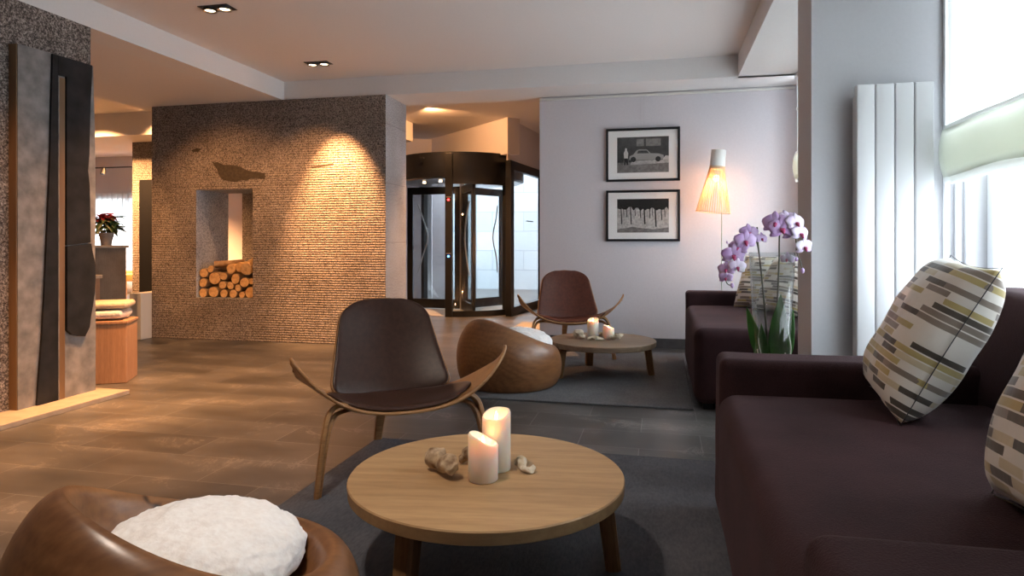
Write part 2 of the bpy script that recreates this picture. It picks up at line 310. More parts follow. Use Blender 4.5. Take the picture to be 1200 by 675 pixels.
# ------------------------------------------------------------------ geometry helpers
class B:
    def __init__(s): s.bm = bmesh.new()
    def box(s, x0, x1, y0, y1, z0, z1, bev=0, seg=2):
        r = bmesh.ops.create_cube(s.bm, size=1); vs = r['verts']
        bmesh.ops.scale(s.bm, vec=(x1-x0, y1-y0, z1-z0), verts=vs); bmesh.ops.translate(s.bm, vec=((x0+x1)/2, (y0+y1)/2, (z0+z1)/2), verts=vs)
        if bev:
            es = list({e for v in vs for e in v.link_edges}); bmesh.ops.bevel(s.bm, geom=es, offset=bev, segments=seg, affect='EDGES', profile=.5)
        return s
    def loft(s, rings, close=True, cap=True):
        R = [[s.bm.verts.new(p) for p in r] for r in rings]
        n = len(R[0])
        for a, b in zip(R, R[1:]):
            for i in range(n if close else n-1):
                j = (i+1) % n; s.bm.faces.new((a[i], a[j], b[j], b[i]))
        if cap and close:
            try: s.bm.faces.new(R[0][::-1]); s.bm.faces.new(R[-1])
            except ValueError: pass
        return s
    def cone(s, p0, p1, r0, r1, n=20, cap=True): return s.tube([p0, p1], [r0, r1], n, cap)
    def tube(s, path, r, n=8, cap=True):
        P = [Vector(p) for p in path]; m = len(P)
        if not isinstance(r, (list, tuple)): r = [r]*m
        t0 = (P[1]-P[0]).normalized(); up = Vector((0,0,1)) if abs(t0.z) < .9 else Vector((1,0,0))
        u = t0.cross(up).normalized(); rings = []
        for i in range(m):
            t = (P[min(i+1, m-1)]-P[max(i-1, 0)]).normalized(); u = (u-t*u.dot(t)).normalized(); v = t.cross(u)
            rings.append([P[i]+(u*math.cos(2*PI*k/n)+v*math.sin(2*PI*k/n))*r[i] for k in range(n)])
        return s.loft(rings, True, cap)
    def ribbon(s, path, side, w, th, cap=True):
        # flat strip: side = width direction (vector or list), w,th numbers or lists
        P = [Vector(p) for p in path]; m = len(P); rings = []
        for i in range(m):
            t = (P[min(i+1, m-1)]-P[max(i-1, 0)]).normalized()
            sd = Vector(side[i] if isinstance(side, list) else side); sd = (sd-t*sd.dot(t)).normalized(); nn = t.cross(sd)
            ww = (w[i] if isinstance(w, list) else w)/2; hh = (th[i] if isinstance(th, list) else th)/2
            e = min(ww, hh)*.35
            rings.append([P[i]+sd*a+nn*b for a, b in ((-ww+e,-hh),(ww-e,-hh),(ww,-hh+e),(ww,hh-e),(ww-e,hh),(-ww+e,hh),(-ww,hh-e),(-ww,-hh+e))])
        return s.loft(rings, True, cap)
    def lathe(s, prof, c=(0,0,0), n=32, cap=True):
        return s.loft([[(c[0]+r*math.cos(2*PI*k/n), c[1]+r*math.sin(2*PI*k/n), c[2]+z) for k in range(n)] for r, z in prof], True, cap)
    def prism(s, pts, axis, a, b):
        f = {'x': lambda p, q: (q, p[0], p[1]), 'y': lambda p, q: (p[0], q, p[1]), 'z': lambda p, q: (p[0], p[1], q)}[axis]
        return s.loft([[f(p, a) for p in pts], [f(p, b) for p in pts]])
    def build(s, name, m, parent=None, smooth=False, mods=(), loc=None):
        bmesh.ops.recalc_face_normals(s.bm, faces=s.bm.faces)
        me = bpy.data.meshes.new(name); s.bm.to_mesh(me); s.bm.free()
        if isinstance(m, (list, tuple)):
            for q in m: me.materials.append(M[q])
        else: me.materials.append(M[m])
        if smooth:
            for p in me.polygons: p.use_smooth = True
            if smooth != 'all':
                try: me.set_sharp_from_angle(angle=math.radians(35))
                except Exception: pass
        o = bpy.data.objects.new(name, me); COL.objects.link(o)
        if parent is not None: o.parent = parent
        if loc: o.location = loc
        for k in mods:
            if k[0] == 'sub': md = o.modifiers.new('s', 'SUBSURF'); md.levels = md.render_levels = k[1]
            if k[0] == 'solid': md = o.modifiers.new('t', 'SOLIDIFY'); md.thickness = k[1]; md.offset = k[2] if len(k) > 2 else 0
            if k[0] == 'bev': md = o.modifiers.new('b', 'BEVEL'); md.width = k[1]; md.segments = 2; md.limit_method = 'ANGLE'
        return o
def tag(o, label, cat, group=None, kind=None):
    o['label'] = label; o['category'] = cat
    if group: o['group'] = group
    if kind: o['kind'] = kind
    return o
def thing(name, label, cat, loc=(0,0,0), rz=0, group=None):
    o = bpy.data.objects.new(name, None); COL.objects.link(o); o.empty_display_size = .1
    o.location = loc; o.rotation_euler = (0, 0, rz); return tag(o, label, cat, group)
def struct(o, label=None):
    o['kind'] = 'structure'
    return o
def copytree(o, parent=None):
    c = o.copy(); COL.objects.link(c)
    if parent is not None: c.parent = parent
    for ch in list(o.children): copytree(ch, c)
    return c
def curve(pts, n=8):
    # catmull rom
    P = [Vector(p) for p in pts]; P = [P[0]*2-P[1]]+P+[P[-1]*2-P[-2]]; out = []
    for i in range(1, len(P)-2):
        for k in range(n):
            t = k/n; a, b, c, d = P[i-1], P[i], P[i+1], P[i+2]
            out.append(.5*((2*b)+(c-a)*t+(2*a-5*b+4*c-d)*t*t+(3*b-a-3*c+d)*t**3))
    out.append(P[-2]); return out

# ------------------------------------------------------------------ the setting
LOW, HI, LX, WY = 2.47, 2.66, -3.76, 6.53
struct(B().box(-14, 1.24, -3, 15, -.12, 0).build('floor', 'floor'))
# ceiling: recessed field, lower soffits around it
struct(B().box(LX-.05, .70, -3, 6.14, HI, HI+.1).build('ceiling', 'ceil'))
struct(B().box(.655, 1.3, -3, 6.14, LOW, HI+.1).build('ceiling', 'ceil2'))
struct(B().box(LX-.05, 1.3, 6.08, 6.62, LOW, HI+.1).build('ceiling', 'ceil2'))
struct(B().box(-4.0, LX, -3, 6.08, LOW, HI+.1).build('ceiling', 'ceil2'))
struct(B().box(-5.5, -4.0, -3, 6.62, LOW, HI+.1).build('ceiling', 'ceil'))
struct(B().box(-14, -5.5, -3, 7.6, 2.78, 2.9).build('ceiling', 'ceil'))
struct(B().box(-14, -3.5, 7.6, 9.0, 2.47, 2.9).build('ceiling', 'ceil'))
struct(B().box(-14, -3.9, 9.0, 11.3, 2.74, 2.9).build('ceiling', 'ceil'))
struct(B().box(-5.5, -1.0, 6.62, 7.6, 2.74, 2.9).build('ceiling', 'ceil'))
b = B(); b.loft([[(x, y, z) for x, y in ((-3.5, 7.6), (-1.0, 7.6), (-1.0, 10.6), (-1.88, 10.6), (-2.06, 8.85), (-3.73, 10.45), (-3.9, 10.45), (-3.9, 9.0), (-3.5, 9.0))] for z in (2.74, 2.9)])
struct(b.build('ceiling', 'ceil'))
# right side
struct(B().box(-1.19, 1.5, WY, WY+.12, 0, LOW+.3).build('wall_back', 'paint'))
struct(B().box(-1.19, -1.07, WY+.12, 10.6, 0, 2.8).build('wall_entry', 'paint'))
struct(B().box(-1.19, 1.24, WY-.012, WY, 0, .095).build('baseboard_back', 'basetile'))
struct(B().box(.70, 1.5, 3.40, 3.72, 0, LOW).build('wall_column', 'column'))
# window wall at X=1.24..1.55 with openings
def winwall(y0, y1, z0, z1):
    struct(B().box(1.24, 1.55, y0, y1, 0, z0).build('wall_right', 'paint')); struct(B().box(1.24, 1.55, y0, y1, z1, LOW+.3).build('wall_right', 'paint'))
winwall(1.0, 3.40, .62, 2.42); winwall(3.72, 6.2, .55, 2.42)
for a, c in ((-3, 1.0), (6.2, WY)): struct(B().box(1.24, 1.55, a, c, 0, LOW+.3).build('wall_right', 'paint'))
def window(n, y0, y1, z0, z1, muls):
    b = B(); x0, x1 = 1.44, 1.49
    for a, c in ((y0, y0+.06), (y1-.06, y1)): b.box(x0, x1, a, c, z0, z1, .004)
    b.box(x0, x1, y0, y1, z0, z0+.06, .004); b.box(x0, x1, y0, y1, z1-.06, z1, .004)
    o = struct(b.build('window_%d' % n, 'white'))
    for ym in muls: B().box(x0-.01, x1, ym, ym+.05, z0+.06, z1-.06, .004).build('mullion', 'black', o)
    B().box(1.463, 1.469, y0+.05, y1-.05, z0+.05, z1-.05).build('pane', 'glass', o)
    B().box(1.22, 1.5, y0, y1, z0-.02, z0, .004).build('sill', 'white', o)
window(1, 1.0, 3.40, .64, 2.42, (2.98, 1.9)); window(2, 3.72, 6.2, .57, 2.42, (4.95,))
b = B()
for q in (0, .03, .055): b.box(1.26+q*1.6, 1.28+q*1.6, 3.375, 3.40, .64, 2.42, .004)
struct(b.build('trim_1', 'white'))
# behind the camera
struct(B().box(-4.0, 1.55, -3.12, -3, 0, HI+.1).build('wall_front', 'paint'))
# left stone wall that carries the relief
struct(B().box(-4.02, LX, -3, 3.73, 0, LOW).build('wall_left', 'stone_left'))
# stone wall with the firewood niche: four blocks around the hole, thickness .53
NX0, NX1, NZ0, NZ1, SY0, SY1 = -4.77, -4.10, .44, 1.57, 6.05, 6.58
SX0, SX1 = -5.315, -2.635
bm = B()
xs = [SX0, NX0, NX1, SX1]; zs = [0, NZ0, NZ1, LOW]
V = {}
for yi, y in enumerate((SY0, SY1)):
    for i, x in enumerate(xs):
        for k, z in enumerate(zs): V[yi, i, k] = bm.bm.verts.new((x, y, z))
fs = []
for i in range(3):
    for k in range(3):
        if (i, k) == (1, 1): continue
        for yi in (0, 1): bm.bm.faces.new((V[yi,i,k], V[yi,i+1,k], V[yi,i+1,k+1], V[yi,i,k+1]))
for (i, k), (i2, k2) in (((1,1),(2,1)), ((2,1),(2,2)), ((2,2),(1,2)), ((1,2),(1,1))):
    f = bm.bm.faces.new((V[0,i,k], V[0,i2,k2], V[1,i2,k2], V[1,i,k])); f.material_index = 1
for k in range(3):
    f = bm.bm.faces.new((V[0,0,k], V[0,0,k+1], V[1,0,k+1], V[1,0,k])); f.material_index = 1
    f = bm.bm.faces.new((V[0,3,k], V[0,3,k+1], V[1,3,k+1], V[1,3,k])); f.material_index = 1
for i in range(3):
    bm.bm.faces.new((V[0,i,0], V[0,i+1,0], V[1,i+1,0], V[1,i,0])); bm.bm.faces.new((V[0,i,3], V[0,i+1,3], V[1,i+1,3], V[1,i,3]))
sw = struct(bm.build('wall_stone', ['stone', 'stone_side']))
bird = [(-4.582,1.866),(-4.545,1.85),(-4.519,1.858),(-4.438,1.826),(-4.33,1.822),(-4.248,1.80),(-4.18,1.77),(-4.121,1.752),(-4.04,1.742),(-3.958,1.727),(-3.958,1.667),(-4.04,1.675),(-4.121,1.679),(-4.18,1.655),(-4.224,1.664),(-4.31,1.645),(-4.39,1.659),(-4.44,1.665),(-4.471,1.69),(-4.5,1.73),(-4.519,1.785),(-4.55,1.82)]
M['birdmark'] = noisy('smooth_bird_mark', (.028,.02,.014), (.06,.044,.03), 40, .7, .4, .003)
B().prism(bird, 'y', SY0-.004, SY0+.01).build('bird_mark', 'birdmark', sw)
for pts in ([(-3.45,1.78),(-3.3,1.80),(-3.2,1.81),(-3.18,1.795),(-3.3,1.78),(-3.42,1.765)], [(-4.83,1.99),(-4.76,2.01),(-4.71,2.0),(-4.74,1.97),(-4.81,1.972)]):
    B().prism(pts, 'y', SY0-.002, SY0+.01).build('stone_scar', 'birdmark', sw)
# second stone wall behind, far pillar
struct(B().box(-5.62, -4.6, 8.05, 8.4, 0, 2.45).build('wall_stone_far', 'stone'))
struct(B().box(-7.49, -6.35, 8.15, 8.6, 0, LOW).build('wall_pillar', 'stone'))
struct(B().box(-6.3, -3.9, 9.6, 9.7, 0, 2.8).build('wall_rear', 'paint'))
# dining room window wall
struct(B().box(-14, -11.6, 11.2, 11.4, 0, 2.8).build('wall_dining', 'paint')); struct(B().box(-8.3, -3.73, 11.2, 11.4, 0, 2.8).build('wall_dining', 'paint'))
struct(B().box(-11.6, -8.3, 11.2, 11.4, 0, .2).build('wall_dining', 'paint')); struct(B().box(-11.6, -8.3, 11.2, 11.4, 1.95, 2.8).build('wall_dining', 'paint'))
struct(B().box(-14.1, -14, -3, 11.3, 0, 2.9).build('wall_dining_left', 'paint'))
struct(B().box(-14, -4.0, -3.1, -3, 0, 2.9).build('wall_dining_front', 'paint'))
b = B()
for x in (-11.6, -10.5, -9.4, -8.36): b.box(x, x+.06, 11.24, 11.3, .2, 1.95)
b.box(-11.6, -8.3, 11.24, 11.3, .2, .26); b.box(-11.6, -8.3, 11.24, 11.3, 1.9, 1.95)
o = struct(b.build('window_3', 'white')); B().box(-11.6, -8.3, 11.265, 11.272, .2, 1.95).build('pane', 'glass', o)
# entry walls above the revolving door
def wallseg(name, p, q, z0, z1, th, m='paint'):
    p = Vector((*p, 0)); q = Vector((*q, 0)); n = Vector((-(q-p).y, (q-p).x, 0)).normalized()*th
    b = B(); c = [p, q, q+n, p+n]; b.loft([[(v.x, v.y, z0) for v in c], [(v.x, v.y, z1) for v in c]]); return struct(b.build(name, m))
wallseg('wall_entry_diagonal', (-3.73, 10.45), (-2.06, 8.85), 2.24, 2.78, .2)
struct(B().prism([(-2.06,8.85),(-1.87,10.5),(-2.02,10.52),(-2.14,9.1)], 'z', 2.16, 2.78).build('wall_entry_side', 'paint'))
wallseg('wall_entry_left', (-5.4, 9.9), (-3.73, 10.45), 0, 2.78, .2)
wallseg('wall_entry_back', (-1.87, 10.5), (-1.07, 10.5), 0, 2.78, .15)
# outside
tag(B().box(-12, 3, 10.6, 24, -.14, -.02).build('pavement', 'pavement'), 'pale pavement outside the revolving door', 'pavement')
fb = thing('office_facade', 'pale stone clad building across from the revolving door', 'building', (-5, 14.0, 0))
B().box(-2.7, 7, 0, .4, 0, 2.6).build('wall', 'cladding', fb)
B().box(-2.75, 7.05, -.06, .46, 2.6, 2.72, .01).build('coping', 'pavement', fb)

# ------------------------------------------------------------------ left relief on its plinth
r = thing('wall_relief', 'tall slate relief of grey and black slabs with a brown rod', 'sculpture', (-3.70, 3.16, 0))
def P2(l): return [(y-3.16, z) for y, z in l]
B().prism(P2([(3.161,.03),(3.71,.03),(3.712,.4),(3.706,.9),(3.711,1.3),(3.705,1.75),(3.69,2.195),(3.40,2.197),(3.161,2.192)]), 'x', -.058, 0).build('grey_slab', 'plaster', r)
B().box(-.058, -.004, -.006, 0, .03, 2.19).build('side_edge', 'bronze', r)
B().prism(P2([(3.379,2.192),(3.415,2.192),(3.415,.03),(3.272,.03),(3.285,.2),(3.304,.416),(3.322,.7),(3.333,.936),(3.35,1.3),(3.362,1.569),(3.37,1.9)]), 'x', 0, .014).build('black_slab', 'slab', r)
B().prism(P2([(3.415,2.192),(3.669,2.194),(3.664,2.07),(3.656,1.947),(3.652,1.83),(3.649,1.72),(3.646,1.6),(3.636,1.493),(3.648,1.40),(3.652,1.26),(3.656,1.02),(3.476,1.0),(3.476,2.073),(3.415,2.069)]), 'x', 0, .016).build('black_slab', 'slab', r)
B().prism(P2([(3.656,1.012),(3.672,.94),(3.69,.872),(3.691,.78),(3.686,.69),(3.67,.6),(3.656,.534),(3.645,.46),(3.61,.405),(3.57,.412),(3.551,.418),(3.51,.43),(3.476,.461),(3.476,.995)]), 'x', 0, .020).build('black_slab', 'slab', r)
B().box(.0, .010, .262, .310, .03, 2.06, .004).build('rod', 'bronze', r)
B().box(.0, .016, .256, .262, .03, 2.06).build('slot_edge', 'plaster', r)
tag(B().box(LX+.002, -3.485, 2.86, 3.77, 0, .03, .003).build('relief_plinth', 'plinth'), 'low pale board on the floor under the slate relief', 'plinth')

# ------------------------------------------------------------------ things at the far left
t = thing('storage_bench', 'reddish wooden block bench standing behind the relief wall', 'bench', (-3.78, 4.06, 0), math.radians(29))
B().box(-1.1, 0, 0, .30, 0, .43, .006).build('body', 'bench', t); B().box(-1.11, .006, -.006, .306, .43, .452, .004).build('lid', 'bench', t)
def slabcushion(x0, x1, y0, y1, z0, z1, name, m, lab, amp=.012):
    b = B(); b.box(x0, x1, y0, y1, z0, z1, min((z1-z0)*.48, .05), 4)
    bmesh.ops.subdivide_edges(b.bm, edges=b.bm.edges[:], cuts=3, use_grid_fill=True)
    for v in b.bm.verts: v.co += noise.noise_vector(v.co*7)*amp
    o = b.build(name, m, smooth='all'); o.location = (-3.78, 4.06, 0); o.rotation_euler = (0, 0, math.radians(29)); return tag(o, lab, 'cushion')
slabcushion(-1.0, -.03, .01, .29, .464, .525, 'seat_pad', 'towel', 'white woolly pad lying directly on the wooden block bench', .006)
slabcushion(-1.0, -.01, .02, .30, .537, .585, 'seat_cushion', 'linen', 'tan linen cushion topmost on the wooden block bench', .006)
t = thing('reception_counter', 'tall grey-brown clad counter with the potted poinsettia on top', 'counter', (-5.80, 5.2, 0))
B().box(-.9, .58, 0, .4, 0, .965).build('body', 'greywood', t); B().box(-.92, .60, -.015, .415, .965, .99, .004).build('top', 'plinth', t)
t = thing('occasional_table', 'small brown wooden table between the grey counter and the bench', 'table', (-5.0, 4.85, 0))
B().box(-.3, .14, -.1, .1, .70, .73, .004).build('tabletop', 'linen', t)
for x in (-.26, .09): B().box(x, x+.04, -.08, .08, 0, .70).build('leg', 'bench', t)
p = thing('potted_poinsettia', 'red poinsettia in a grey clay pot on the grey counter', 'plant', (-5.34, 5.48, .99))
B().lathe([(.045,0),(.058,.09),(.066,.09),(.066,.125),(.058,.125),(.055,.11),(0.001,.11)]).build('pot', 'pot', p, True)
random.seed(4)
def leafblade(b, o, d, L_, W, up=(0,0,1), droop=.3, seg=5, cup=0.15):
    o = Vector(o); d = Vector(d).normalized(); s = d.cross(Vector(up)).normalized(); n = s.cross(d)
    rows = []
    for i in range(seg+1):
        t = i/seg; w_ = W*math.sin(PI*min(1, .06+t*.94)**.8)*.5
        c = o+d*L_*t-Vector((0,0,1))*droop*L_*t*t
        rows.append([c-s*w_+n*w_*cup, c-n*w_*cup*.5, c+s*w_+n*w_*cup])
    R = [[b.bm.verts.new(q) for q in r_] for r_ in rows]
    for a, c in zip(R, R[1:]):
        for k in (0, 1): b.bm.faces.new((a[k], a[k+1], c[k+1], c[k]))
gb, rb, sb = B(), B(), B()
for i in range(70):
    a = random.uniform(0, 2*PI); z = random.uniform(.15, .28); rr = random.uniform(.02, .10)
    leafblade(gb, (rr*math.cos(a), rr*math.sin(a), z), (math.cos(a), math.sin(a), random.uniform(-.8,.5)), random.uniform(.09,.13), .06, droop=.35)
for i in range(54):
    a = random.uniform(0, 2*PI); h = random.choice([(-.05,0,.27),(.03,.02,.3),(0,-.05,.28),(.08,-.02,.24)])
    leafblade(rb, h, (math.cos(a), math.sin(a), random.uniform(-.7,.9)), random.uniform(.06,.10), .05, droop=.3)
for h in [(-.05,0,.27),(.03,.02,.3),(0,-.05,.28),(.08,-.02,.24)]: sb.tube([(0,0,.1), (h[0]*.5,h[1]*.5,.18), h], .004, 6)
gb.build('leaves', 'leafdark', p, 'all', [('solid', .001)]); rb.build('bracts', 'leafred', p, 'all', [('solid', .001)]); sb.build('stem', 'stem', p)
tag(B().box(-5.46, -5.318, 5.9, 6.5, 0, .485, .004).build('plinth_block', 'lampwhite'), 'low plain white block standing against the end of the stone wall', 'block')
tag(B().box(-7.32, -7.02, 8.09, 8.148, .28, 1.92, .004).build('black_panel', 'black'), 'tall black glossy panel on the far stone pillar', 'panel')
def tub(x, y, rz, lab):
    t = thing('dining_chair', lab, 'chair', (x, y, 0), rz, 'tan chairs in the dining room')
    B().box(-.22, .22, -.2, .22, .38, .5, .03).build('seat', 'orange', t, True); B().box(-.22, .22, .18, .25, .42, .95, .03).build('backrest', 'orange', t, True)
    for a, c in ((-.19,-.17),(.19,-.17),(-.19,.2),(.19,.2)): B().tube([(a,c,.39),(a*1.05,c*1.05,0)], [.022,.015], 8).build('leg', 'bench', t)
tub(-8.55, 9.35, 2.4, 'tan upholstered dining chair right beside the far stone pillar'); tub(-9.5, 10.3, -.4, 'tan dining chair deeper in the dining room, before the bright curtain')
def curtain(x0, x1, y, z0, z1, lab):
    b = B(); n = 80; R = []
    for zz in (z0, z1): R.append([b.bm.verts.new((x0+(x1-x0)*i/n, y+.035*math.sin(i*1.3)+.01*math.sin(i*3.1), zz)) for i in range(n+1)])
    for i in range(n): b.bm.faces.new((R[0][i], R[0][i+1], R[1][i+1], R[1][i]))
    tag(b.build('curtain', 'curtain', None, 'all', [('solid', .002)]), lab, 'curtain')
curtain(-11.5, -9.45, 11.12, .1, 2.0, 'sheer white curtain over the far dining room window')
curtain(-9.35, -8.3, 11.12, .1, 2.0, 'gathered white curtain at the pillar side of the dining window')
t = thing('track_light', 'thin black ceiling track in the dining room beyond the slate relief', 'track light', (-9.2, 9.6, 2.30))
B().box(-1.8, 1.6, -.012, .012, 0, .02).build('rail', 'black', t); 
for x in (-1.2, -.2, .9): B().cone((x, 0, 0), (x, -.03, -.1), .03, .04, 12).build('spot', 'black', t)
for x in (-1.5, 1.3): B().cone((x, 0, .02), (x, 0, .44), .005, .005, 6).build('hanger', 'black', t)

# ------------------------------------------------------------------ firewood in the niche
logs = []
def px(zx, zy): return NX0+(zx-37)*.00268, NZ0+(636-zy)*.00268-.002
row = [(58,618,18),(103,614,22),(150,619,17),(193,619,17),(228,623,13),(264,613,22),
       (57,578,18),(107,560,26),(146,586,16),(180,588,15),(213,596,14),(243,574,20),(272,570,13),
       (60,540,19),(148,552,16),(201,561,20),(92,524,14)]
random.seed(7)
labs = ['left', 'right']
def logname(zx, zy):
    lv = 'bottom' if zy > 600 else 'middle' if zy > 556 else 'upper'
    sd = 'against the left side of the niche' if zx < 75 else 'left of the niche centre' if zx < 130 else 'at the niche centre' if zx < 200 else 'right of the niche centre' if zx < 250 else 'against the right side of the niche'
    return lv, sd
seen = {}
for i, (zx, zy, rr) in enumerate(row):
    x, z = px(zx, zy); R = rr*.00268; dx = random.uniform(-.006,.006)
    lv, sd = logname(zx, zy); sz = 'thick' if rr >= 20 else 'medium' if rr >= 16 else 'thin'
    lab = '%s round log in the %s layer %s' % (sz, lv, sd)
    if lab in seen: lab = lab.replace('round log', 'bark-edged log')
    seen[lab] = 1
    t = thing('firewood_log', lab, 'firewood', (x, 6.08+random.uniform(0,.02), z), 0, 'firewood in the wall niche')
    n = 18; ph = random.uniform(0, 6)
    def ring(y, k): return [((R*k)*(1+.05*math.sin(2*a+ph)+.03*math.sin(5*a+ph))*math.cos(a)+dx*y, y, R*k*(1+.05*math.sin(2*a+ph))*math.sin(a)) for a in [2*PI*j/n for j in range(n)]]
    B().loft([ring(0, .96), ring(.006, 1), ring(.43, 1)]).build('bark', 'bark', t, True)
    B().loft([ring(-.003, .90), ring(.004, .93)]).build('cut_end', 'endgrain', t)
def toplog(p0, p1, R, lab):
    p0, p1 = Vector(p0), Vector(p1); t = thing('firewood_log', lab, 'firewood', (p0+p1)/2, 0, 'firewood in the wall niche'); c = (p0+p1)/2; d = (p1-p0).normalized()
    B().tube([p0-c, p1-c], R, 18).build('bark', 'bark' if R < .05 else 'endgrain', t, True); B().tube([p0-c-d*.003, p0-c], R*.92, 18).build('cut_end', 'endgrain', t)
toplog((*[px(100,510)[0], 6.12], px(100,506)[1]), (*[px(190,500)[0], 6.30], px(190,500)[1]), .036, 'long log lying across the top of the woodpile towards the left')
toplog((px(186,520)[0], 6.07, px(186,522)[1]), (px(182,512)[0], 6.45, px(182,517)[1]), .050, 'pale split log on the top layer at the middle')
toplog((px(222,512)[0], 6.08, px(222,516)[1]), (px(219,505)[0], 6.42, px(219,506)[1]), .050, 'pale upper log just left of the biggest one')
toplog((px(256,528)[0], 6.06, px(256,522)[1]), (px(240,492)[0], 6.36, px(240,492)[1]), .066, 'biggest log crowning the woodpile on the right')

# ------------------------------------------------------------------ revolving door
CX, CY, RD, HB, HT = -2.93, 9.55, .93, 1.88, 2.24
rd = thing('revolving_door', 'black framed glass revolving door below the orange lit wall', 'door', (CX, CY, 0))
def arc(a0, a1, r, n=16): return [(r*math.cos(math.radians(a0+(a1-a0)*i/n)), r*math.sin(math.radians(a0+(a1-a0)*i/n))) for i in range(n+1)]
def arcband(a0, a1, r0, r1, z0, z1, n=16):
    b = B(); pts = arc(a0, a1, r0, n)+arc(a0, a1, r1, n)[::-1]; b.prism(pts, 'z', z0, z1); return b
arcband(0, 359.9, RD, RD-.04, HB+.04, HT, 64).build('header_ring', 'black', rd, True)
B().lathe([(RD-.04, HB+.02), (RD-.04, HB+.04), (.001, HB+.04), (.001, HB+.02)], n=48).build('drum_ceiling', 'steel', rd)
B().lathe([(RD+.005, HT), (RD+.005, HT+.02), (.001, HT+.02), (.001, HT)], n=48).build('drum_roof', 'black', rd)
arcband(-85, -30, RD-.015, RD-.003, .06, HB+.04).build('curved_glass', 'glass', rd, 'all'); arcband(95, 150, RD-.015, RD-.003, .06, HB+.04).build('curved_glass', 'glass', rd, 'all')
for a0 in (-87, 93): arcband(a0, a0+60, RD+.004, RD-.035, .0, .08).build('curved_rail', 'black', rd, True); arcband(a0, a0+60, RD+.004, RD-.035, HB-.06, HB+.05).build('curved_rail', 'black', rd, True)
def post(ang, w, d, z0=0, z1=HB+.05, r=RD-.015, nm='post'):
    a = math.radians(ang); o = B().box(-w/2, w/2, -d/2, d/2, z0, z1, .004).build(nm, 'black', rd); o.location = (r*math.cos(a), r*math.sin(a), 0); o.rotation_euler = (0, 0, a+PI/2); return o
pp = post(-84, .10, .07, 0, HT)
post(-30, .09, .07); post(-148, .09, .07); post(148, .08, .07); post(95, .08, .07)
for z, m in ((1.60, 'led_red'), (.83, 'led_blue')):
    o = B().box(-.03, .03, -.045, -.03, z+.03, z+.045).build('sensor_label', 'steel', pp); B().cone((0, -.034, z), (0, -.046, z), .014, .014, 12).build('sensor_light', m, pp)
o = B().box(-.03, .03, -.012, .012, 0, .02, .004).build('sensor_housing', 'black', rd); o.location = (-.28, -RD-.02, HT-.07)
B().cone((.5, -.55, HB+.02), (.5, -.55, HB+.0), .01, .01, 10).build('status_light', 'led_green', rd)
# three wings turning about the centre
for k, a in enumerate((-62, 58, 178)):
    wg = B(); R1 = RD-.05
    for x0, x1 in ((.03, .11), (R1-.09, R1)): wg.box(x0, x1, -.02, .02, .02, HB-.02, .003)
    wg.box(.03, R1, -.02, .02, .02, .16, .003); wg.box(.03, R1, -.02, .02, HB-.13, HB-.02, .003)
    o = wg.build('wing', 'black', rd); o.rotation_euler = (0, 0, math.radians(a))
    B().box(.1, R1-.08, -.004, .004, .15, HB-.12).build('pane', 'glass', o)
    B().tube(curve([(R1-.16, -.03, .55), (R1-.22, -.06, .8), (R1-.30, -.07, 1.1), (R1-.22, -.06, 1.4), (R1-.16, -.03, 1.6)]), .011, 8).build('push_bar', 'steel', o, True)
B().cone((0, 0, 0), (0, 0, HB+.02), .035, .035, 16).build('centre_shaft', 'steel', rd, True)
for x, y in ((-.45, -.40), (-.15, -.55)):
    B().cone((x, y, HB+.012), (x, y, HB+.004), .022, .022, 14).build('drum_lamp', 'bulb', rd)
B().lathe([(RD-.05, .001), (RD-.05, .006), (.001, .006)], n=48).build('floor_disc', 'mat', rd)
# fixed side panel
sp_ = thing('glass_side_panel', 'black framed fixed glass panel right of the revolving door', 'glass panel', (-2.06, 8.85, 0), math.atan2(1.62, .19))
LN = 1.60
fr = B()
fr.box(0, .13, -.05, .03, 0, 2.15, .004); fr.box(LN-.09, LN, -.05, .03, 0, 2.15, .004); fr.box(0, LN, -.05, .03, 0, .12, .004); fr.box(0, LN, -.05, .03, 2.03, 2.15, .004)
fr.build('frame', 'black', sp_); B().box(.12, LN-.08, -.01, -.002, .11, 2.04).build('pane', 'glass', sp_)
B().box(.8, 1.1, -.02, -.012, 1.33, 1.345).build('door_closer_bar', 'black', sp_)

